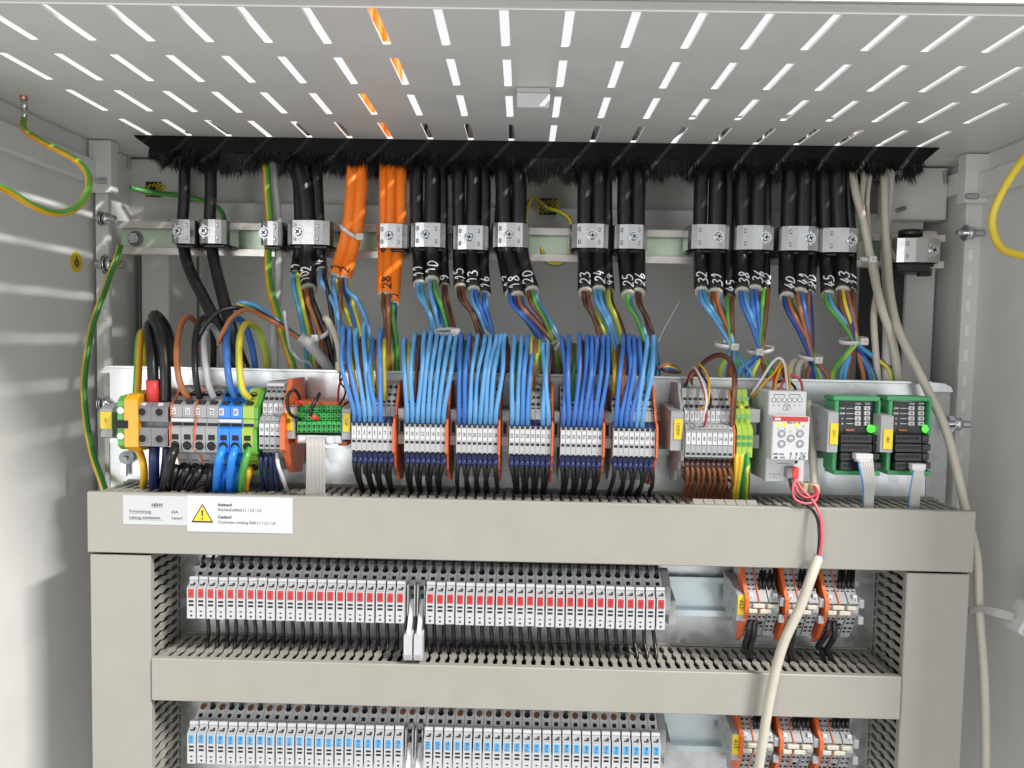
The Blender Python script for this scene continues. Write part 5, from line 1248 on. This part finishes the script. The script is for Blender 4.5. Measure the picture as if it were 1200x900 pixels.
LW = [((206.5, 523, 4), (201, 536, -4), (196, 556, 4), (191, 578, 28), 4.0, 'black_wire', 'thick black wire from the front hole of the first L1 terminal'),
      ((207.5, 546, 18), (204, 556, 14), (201, 566, 20), (199, 584, 34), 3.8, 'black_wire', 'thick black wire from the lower hole of the first L1 terminal'),
      ((220.5, 546, 18), (217, 555, 14), (211, 566, 20), (206, 584, 34), 3.8, 'black_wire', 'thick black wire from the lower hole of the second L1 terminal'),
      ((235, 547, 18), (232, 556, 14), (225, 566, 20), (219, 584, 34), 3.8, 'black_wire', 'thick black wire from the lower hole of the L2 terminal'),
      ((248.5, 547, 18), (248, 556, 14), (245, 568, 20), (242, 584, 34), 3.8, 'black_wire', 'thick black wire from the lower hole of the L3 terminal'),
      ((263, 523.5, 4), (257, 537, -4), (254.5, 556, 4), (253.5, 580, 28), 3.4, 'blue_case', 'blue wire from the front hole of the left blue terminal'),
      ((277, 523.5, 4), (272, 537, -4), (270, 556, 4), (269, 580, 28), 3.4, 'blue_case', 'blue wire from the front hole of the right blue terminal'),
      ((263.5, 547, 18), (262, 556, 14), (260, 567, 20), (259, 584, 34), 3.2, 'blue_case', 'blue wire from the lower hole of the left blue terminal'),
      ((277.5, 547, 18), (277, 556, 14), (275, 567, 20), (274, 584, 34), 3.2, 'blue_case', 'blue wire from the lower hole of the right blue terminal'),
      ((293, 525, 4), (288, 538, -4), (284, 556, 4), (282, 580, 28), 3.2, ['green_bright', 'green'], 'green wire from the front hole of the large earth cage terminal'),
      ((293, 548, 18), (291, 556, 14), (288.5, 567, 20), (287, 584, 34), 2.8, ['amber', 'yellow'], 'yellow wire from the lower hole of the large earth cage terminal'),
      ((181, 524, 16), (180.5, 540, 14), (180.5, 560, 22), (180.5, 590, 36), 4.4, 'indigo', 'thick navy wire below the left pole of the dark grey terminal'),
      ((195.5, 524, 18), (194.5, 540, 18), (192, 560, 26), (188, 590, 40), 3.6, 'indigo', 'thick navy wire below the right pole of the dark grey terminal')]
for a, b_, c_, d_, r, m, lab in LW: w([a, b_, c_, d_], r, m, lab)
MB_ = None
# loose tails from the grey sheathed cable
w([(232, 398, 26), (235, 391, 24), (243, 378, 24), (257, 365, 28), (277, 361, 36), (300, 365, 46), (323, 377, 56), (342, 390, 64), (354, 398, 68)], 2.0, 'black_wire', 'black wire with bare copper tip ending free above the L2 terminal', tip='copper', group='loose wires of the cut grey cable')
w([(256, 402, 24), (258, 396, 22), (263, 386, 22), (273, 371, 26), (290, 362.5, 36), (307, 370, 46), (327, 381, 56), (342, 391, 63), (354, 399, 68)], 2.0, 'brown_light', 'pale brown wire with bare copper tip ending free above the blue terminals', tip='copper', group='loose wires of the cut grey cable')
w([(280, 354, 60), (286, 355, 56), (300, 358, 56), (317, 370, 60), (337, 385, 64), (354, 398, 68)], 1.9, 'blue_light', 'light blue loose wire running into the cut grey cable', group='loose wires of the cut grey cable')
w([(279, 355, 62), (284, 357, 58), (300, 363, 58), (320, 376, 62), (340, 389, 66), (354, 399, 69)], 1.9, ['green', 'yellow_wire'], 'green and yellow loose wire running into the cut grey cable', group='loose wires of the cut grey cable')
cable([(351, 394, 66), (363, 404, 70), (375, 418, 76), (386, 434, 82), (392, 455, 84)], 5.0, 'grey_light', 'pale grey sheathed cable cut open above the plate edge', cut=False, up=False)
w([(333, 365, 60), (335, 378, 58), (338, 397, 62), (341, 410, 66), (350, 421, 72), (362, 425, 78), (370, 440, 84)], 1.6, 'grey_wire', 'thin grey loose wire hanging beside the cut grey cable', group='loose wires of the cut grey cable')
for k, (px, e, m) in enumerate(((305, 309, 'indigo'), (311, 314, 'indigo'), (317, 321, 'indigo'), (323, 328, 'indigo'))):
    w([(px, 531, 10), (px + .5, 541, 6), (px + 1.5, 556, 14), (e, 576, 34), (e, 590, 40)], 1.6, m, f'dark blue wire below the terminals marked 15 to 22, {ORD[k]} from left', group='dark blue wires below terminals 15 to 22')
w([(324.5, 531, 8), (326, 545, 2), (332, 562, 10), (337, 578, 32), (338, 592, 38)], 1.6, 'white', 'white wire below the terminals marked 15 to 22', group='dark blue wires below terminals 15 to 22')

# ------------------------------------------------------------------ conductors fanning out of the cables
CN = {'b': ('blue', 'blue'), 'l': ('blue_light', 'light blue'), 'd': ('blue_deep', 'dark blue'), 'n': ('brown', 'brown'), 'o': ('brown_light', 'pale brown'), 'k': ('black_wire', 'black'), 'g': ('green_bright', 'green'),
      'y': (('green', 'yellow_wire'), 'green and yellow'), 'Y': (('yellow_wire', 'lime'), 'yellow'), 'c': ('cyan', 'turquoise'), 'D': ('brown_dark', 'dark brown'), 'w': ('white', 'white')}
def fan(mark, ex, ey, items, mid=None, dp=98, r=2.1, extra=''):
    """items: (colour key, end x, end y); all pass near mid when given"""
    cnt = {}
    n = len(items)
    for i, (ck, bx_, by_) in enumerate(items):
        m, nm = CN[ck]; cnt[nm] = cnt.get(nm, 0) + 1
        off = (i - (n - 1) / 2) * 2.3; j = random.uniform(-1, 1)
        lab = f'{nm} wire out of the cable marked {mark}{extra}' if cnt[nm] == 1 else f'{ORD[cnt[nm] - 1]} {nm} wire out of the cable marked {mark}{extra}'
        if not extra or 'orange' not in extra:
            best = min(range(len(THICK)), key=lambda q_: (THICK[q_][4] != mark, abs(THICK[q_][2][0] - ex)))
            lab = f'{nm} wire out of the {ordinal(best)} numbered black cable, marked {mark}' if THICK[best][4] == mark else f'{nm} wire out of the middle clamped orange cable marked {mark}'
            if cnt[nm] > 1: lab = ORD[cnt[nm] - 1] + ' ' + lab
        zf_ = dp - 6 + (i % 2) * 5
        if mid:
            q = [(ex + off, ey - 3, dp), (ex + off * 1.2 + (mid[0] - ex) * .12, ey + 12, zf_), (ex + (mid[0] - ex) * .62 + off * .9, ey + (mid[1] - ey) * .6, zf_ - 2), (mid[0] + off * .55 + j, mid[1], dp - 10 + (i % 3) * 3.5),
                 ((mid[0] + bx_) / 2 + j, (mid[1] + by_) / 2, 90), (bx_, by_, 86), (bx_ + 1, by_ + 26, 84)]
        else:
            q = [(ex + off, ey - 3, dp), (ex + off * 1.15 + (bx_ - ex) * .1, ey + 12, zf_), (ex + (bx_ - ex) * .55 + off * .4 + j, ey + (by_ - ey) * .55, zf_ - 2), (bx_, by_, 88), (bx_ + (bx_ - ex) * .25, by_ + 28, 84), (bx_ + (bx_ - ex) * .3, by_ + 60, 82)]
        wire('conductor', q, r, list(m) if isinstance(m, tuple) else m, lab, 'wire', 'coloured conductors fanning out of the thick cables', k=5)
fan('1', 347, 323, [('c', 357, 395), ('g', 361, 398), ('Y', 364, 400), ('n', 368, 400)], extra=' left of the orange cables')
fan('102', 361.5, 340, [('o', 376, 400), ('n', 381, 405), ('k', 386, 405)], r=2.5)
fan('4', 378, 319, [('l', 394, 365), ('g', 399, 380), ('k', 390, 380)])
fan('1', 392, 326, [('l', 397, 375), ('Y', 411, 382)], extra=' on the left tied orange cable')
fan('2', 404, 328, [('n', 397, 380), ('b', 416, 382), ('l', 428, 372), ('Y', 421, 385)], extra=' on the right tied orange cable')
fan('28', 453, 347, [('n', 452, 395), ('y', 460, 408), ('o', 456, 400), ('b', 450, 395)])
fan('1', 461.5, 359, [('g', 465, 405), ('d', 457, 405)], extra=' on the right clamped orange cable')
fan('11', 491.5, 334, [('l', 511, 388), ('Y', 517, 388), ('c', 507, 388)])
fan('10', 506.5, 331, [('l', 515, 388), ('b', 520, 388), ('g', 525, 388)])
fan('9', 521, 338, [('D', 529, 386), ('n', 533, 390)])
fan('15', 539.5, 338, [('D', 565, 390), ('Y', 571, 391), ('n', 561, 392)])
fan('13', 555, 341, [('l', 569, 390), ('k', 572, 392), ('b', 575, 392)])
fan('16', 568, 347, [('b', 577, 390), ('l', 574, 392)])
fan('17', 598, 346, [('b', 638, 402), ('d', 634, 402)])
fan('18', 606, 348, [('d', 640, 402), ('y', 645, 405), ('o', 649, 403), ('b', 651, 404)])
fan('20', 623, 342, [('n', 652, 403), ('g', 653, 402), ('g', 648, 400), ('l', 656, 400)], extra=' beside cable 18')
fan('23', 686, 343, [('D', 705, 393), ('Y', 710, 396), ('n', 703, 396)])
fan('24', 701.5, 341, [('l', 718, 398), ('g', 713, 397), ('l', 723, 400), ('y', 716, 402)])
fan('44', 714, 343, [('Y', 728, 396), ('D', 732, 394)])
fan('25', 736, 346, [('g', 754, 396), ('l', 758, 396)])
fan('26', 748, 344, [('D', 766, 396), ('n', 763, 398)])
T1, T2, T3, T4 = (857, 405), (892, 411), (952, 418), (1002, 400)
fan('32', 822, 342, [('l', 848, 438), ('Y', 845, 440), ('c', 880, 440)], T1)
fan('31', 838, 344, [('n', 852, 440), ('Y', 843, 436), ('o', 858, 442), ('l', 862, 442)], T1)
fan('45', 855, 351, [('g', 870, 440), ('o', 856, 444), ('n', 851, 440)], T1, extra=' beside cable 31')
fan('38', 869.5, 343, [('b', 868, 440), ('Y', 882, 440), ('l', 866, 436)], T2)
fan('36', 884.5, 341, [('b', 900, 441), ('Y', 880, 444), ('b', 874, 442), ('o', 896, 444)], T2)
fan('42', 897, 342, [('g', 902, 436), ('y', 906, 440), ('n', 898, 440)], T2)
fan('40', 922, 349, [('d', 952, 446), ('Y', 962, 446), ('o', 946, 444), ('g', 958, 446)], T3)
fan('41', 937, 344, [('o', 970, 442), ('b', 966, 446), ('b', 958, 448)], T3)
fan('20', 948, 345, [('n', 968, 446), ('d', 950, 446)], T3, extra=' beside cable 41')
fan('45', 970.5, 346, [('g', 978, 434), ('c', 985, 440), ('l', 990, 440), ('Y', 976, 438)], T4, extra=' beside cable 43')
fan('43', 988, 342, [('n', 994, 440), ('b', 1020, 441), ('y', 1042, 434), ('c', 1048, 438), ('o', 1012, 441)], T4)
fan('17', 997, 343, [('d', 1026, 441), ('g', 1024, 443), ('n', 1052, 440)], T4, extra=' beside cable 43')

# cable ties
def ztie(px, py, Y, rx, ry, label, head=(0, 0), tilt=0.0, hgt=1.8):
    c = U(px, py, Y); t = thing('cable_tie', label, 'cable tie', c, 'white cable ties')
    M = Matrix.Rotation(tilt, 4, 'Y') @ Matrix.Rotation(.28, 4, 'X'); b = MB(); n = 22; vs = []
    for k in range(n):
        q = 2 * math.pi * k / n
        for rr_, z in ((1, -hgt), (1, hgt), (.86, hgt), (.86, -hgt)): vs.append(M @ Vector((rx * rr_ * math.cos(q), ry * rr_ * math.sin(q), z)))
    b.add(vs, [(k * 4 + a, ((k + 1) % n) * 4 + a, ((k + 1) % n) * 4 + (a + 1) % 4, k * 4 + (a + 1) % 4) for k in range(n) for a in range(4)], 0, True)
    b.build('tie_band', 'tie', t)
    b = MB(); hx, hz = head; b.box(hx - 3.4, hx + 3.4, -ry - 4, -ry + 1, hz - 3.2, hz + 3.2, 0, .7); b.box(hx - 1.6, hx + 1.6, -ry - 4.15, -ry - 3.8, hz - 1.4, hz + 1.4, 1); b.build('tie_head', ['tie', 'cream'], t)
    return t
ztie(413, 272, 142, 13.5, 10, 'white cable tie around the pair of orange cables', (10, -6), .55)
ztie(852, 404, 94, 11.5, 9, 'leftmost of four white cable ties gathering wires on the right', (4, -2), .08)
ztie(891, 410, 94, 12.5, 9, 'second of four white cable ties gathering wires on the right', (-4, -2), -.12)
ztie(950, 418, 94, 11.5, 9, 'third of four white cable ties gathering wires on the right', (3, -3), .05)
ztie(1000, 399, 94, 13, 9, 'rightmost of four white cable ties gathering wires on the right', (5, -1), -.1)
ztie(1017, 303, 140, 8.5, 8, 'white cable tie around the cream cables', (0, -2), 0)
ztie(376, 394, 84, 8, 7, 'white cable tie around brown and black wires left of the cream cable', (-3, -2), -.5)
ztie(523, 389, 60, 12, 9, 'pale cable tie above the second blue wire group', (8, -1), -.05)
ztie(648, 408, 64, 8, 9, 'pale cable tie right of the fourth blue wire group', (-5, -3), -.8)

# wires on the right terminals
for k in range(9):
    x = XH + k * 4.22; e = U(801 + (k // 2) * 13.5 + (k % 2) * 5, 577, 36)
    w([(x, 7, ZH + zz(533, 7)), (x, 3, ZH + zz(539, 3)), (x + (e.x - x) * .3, 5, ZH + zz(549, 5)), (x + (e.x - x) * .8, 20, ZH + zz(560, 20)), (e.x, 36, e.z), (e.x, 40, e.z - 12)], 1.35, 'brown_mid', f'brown wire below the {ORD[k]} of nine double level blocks on the right', px=False, group='brown wires on the right', ferrule='brown_dark')
    w([(x + .6, 18, ZH + zz(541, 18)), (x + .6, 20, ZH + zz(550, 20)), (e.x + 3, 34, e.z + 6), (e.x + 3, 40, e.z - 12)], 1.2, 'brown', f'darker brown wire behind, below the {ORD[k]} of nine double level blocks', px=False, group='brown wires on the right')
for k, (a, e, m, lab) in enumerate((((864, 528), (861, 578), ['amber', 'yellow'], 'yellow earth wire, leftmost below the lime blocks'), ((870, 528), (864.5, 578), ['green_bright', 'yellow_wire'], 'green and yellow wire, second below the lime blocks'), ((876, 526), (870, 576), ['green_bright', 'green'], 'green wire, third below the lime blocks'), ((877, 540), (875.5, 577), ['green', 'yellow_wire'], 'green wire, rightmost below the lime blocks'))):
    gy([(a[0], a[1], 10), (a[0] - .5, a[1] + 10, 4), ((a[0] + e[0]) / 2, 558, 10), (e[0], e[1], 34), (e[0], e[1] + 14, 42)], 2.0, lab, m, 'earth wires below the lime blocks')
for pts, r, m, lab in (([(815, 501, 3), (824, 488, -6), (828, 470, -6), (824, 450, 6), (814, 431, 30), (808, 440, 50), (803, 460, 64)], 1.0, 'white', 'thin white wire looping into block 5'), ([(825, 500, 3), (828, 486, -4), (826, 462, 2), (818, 440, 20), (811, 434, 36), (803, 452, 58)], 1.0, 'red_wire', 'thin red wire looping into block 7'),
                       ([(819, 479, 8), (828, 474, 2), (831, 458, 6), (828, 438, 22), (817, 427, 38), (811, 445, 58), (814, 462, 70)], 1.0, 'amber', 'thin yellow wire looping over the blocks'), ([(831, 479, 10), (833, 470, 6), (830, 452, 12), (820, 437, 34), (809, 437, 46), (802, 458, 64)], 1.0, 'black_wire', 'thin black wire looping over the blocks'),
                       ([(857, 500, 4), (858, 480, 2), (860, 450, 10), (858, 428, 34), (846, 417, 56), (830, 422, 70), (818, 434, 82), (812, 450, 86)], 1.6, 'brown', 'brown wire arching to the right end of the blocks'), ([(858.5, 502, 6), (861, 470, 6), (862, 440, 18), (856, 422, 44), (842, 415, 64), (824, 425, 78), (816, 445, 86)], 1.6, 'brown_dark', 'dark brown wire arching to the right end of the blocks'),
                       ([(879, 464, 40), (892, 445, 36), (905, 425, 36), (914, 420, 40), (920, 430, 40), (923, 459, 30)], 1.2, 'white', 'white wire arching into the top of the white module'), ([(880, 467, 42), (895, 450, 40), (908, 436, 44), (916, 424, 46), (923, 432, 44), (926, 459, 30)], 1.2, 'amber', 'yellow wire arching into the top of the white module'),
                       ([(906, 459, 32), (908, 440, 42), (914, 430, 56), (918, 440, 74), (919, 462, 80)], 1.2, 'red_wire', 'left red wire behind the top of the white module'), ([(914, 459, 32), (918, 446, 40), (928, 440, 48), (938, 446, 46), (941, 459, 36)], 1.2, 'pink_wire', 'right red wire loop on top of the white module'),
                       ([(905, 459, 34), (910, 449, 44), (922, 446, 56), (930, 452, 50), (934, 460, 36)], 1.2, 'black_wire', 'black wire loop on top of the white module'), ([(908, 460, 30), (910, 445, 38), (917, 428, 48), (921, 440, 70), (922, 465, 80)], 1.2, 'amber', 'second yellow wire behind the top of the white module')):
    w(pts, r, m, lab, group='thin wires on the right modules', n=6)
for k, dx in enumerate((0, 9)):
    cream([(926 + dx, 470, 72), (925 + dx, 440, 76), (928 + dx, 426, 82), (934 + dx, 424, 90), (938 + dx, 440, 98), (939 + dx, 470, 100)], 2.8, f'{("left", "right")[k]} cream cable bend behind the white module', 'cream', False)
for k, m in enumerate(('brown_light', 'yellow_wire', 'blue', 'brown')):
    w([(770, 432 - 2 * k + k * k * .4, 74 + 3 * k), (780, 427 + 2.4 * k, 78), (790, 429 + 2.4 * k, 82), (797, 436, 90)], 1.5, m, f'{("pale brown", "yellow", "blue", "dark brown")[k]} wire lying behind the plate edge right of the sixth group', group='wires behind the plate edge')
w([(797, 352, 96), (787, 370, 92), (778, 386, 88), (771, 402, 84)], .35, 'tie', 'hair thin clear thread right of cable 26', group='clear threads', n=5)

o = U(850, 589, 6)
t = thing('duct_comb', 'pale strip of duct fingers bent forward below the brown and green wires', 'duct strip', (o.x, 6, o.z))
for k in range(6):
    x0, x1 = UX(813 + k * 12.6, 588, 6) - o.x, UX(824.6 + k * 12.6, 589, 6) - o.x
    b = MB(); b.prism([(-1.0, -3.6), (-1.4, -1.0), (5, 1.6), (5.4, .8), (0, -1.6), (.2, -3.4)], x0, x1, 'x'); b.build('comb_tooth', 'duct', t)
b = MB(); b.box(UX(812, 588, 6) - o.x, UX(889, 589, 6) - o.x, -1.6, .4, -4.6, -3.4); b.build('comb_spine', 'duct', t)
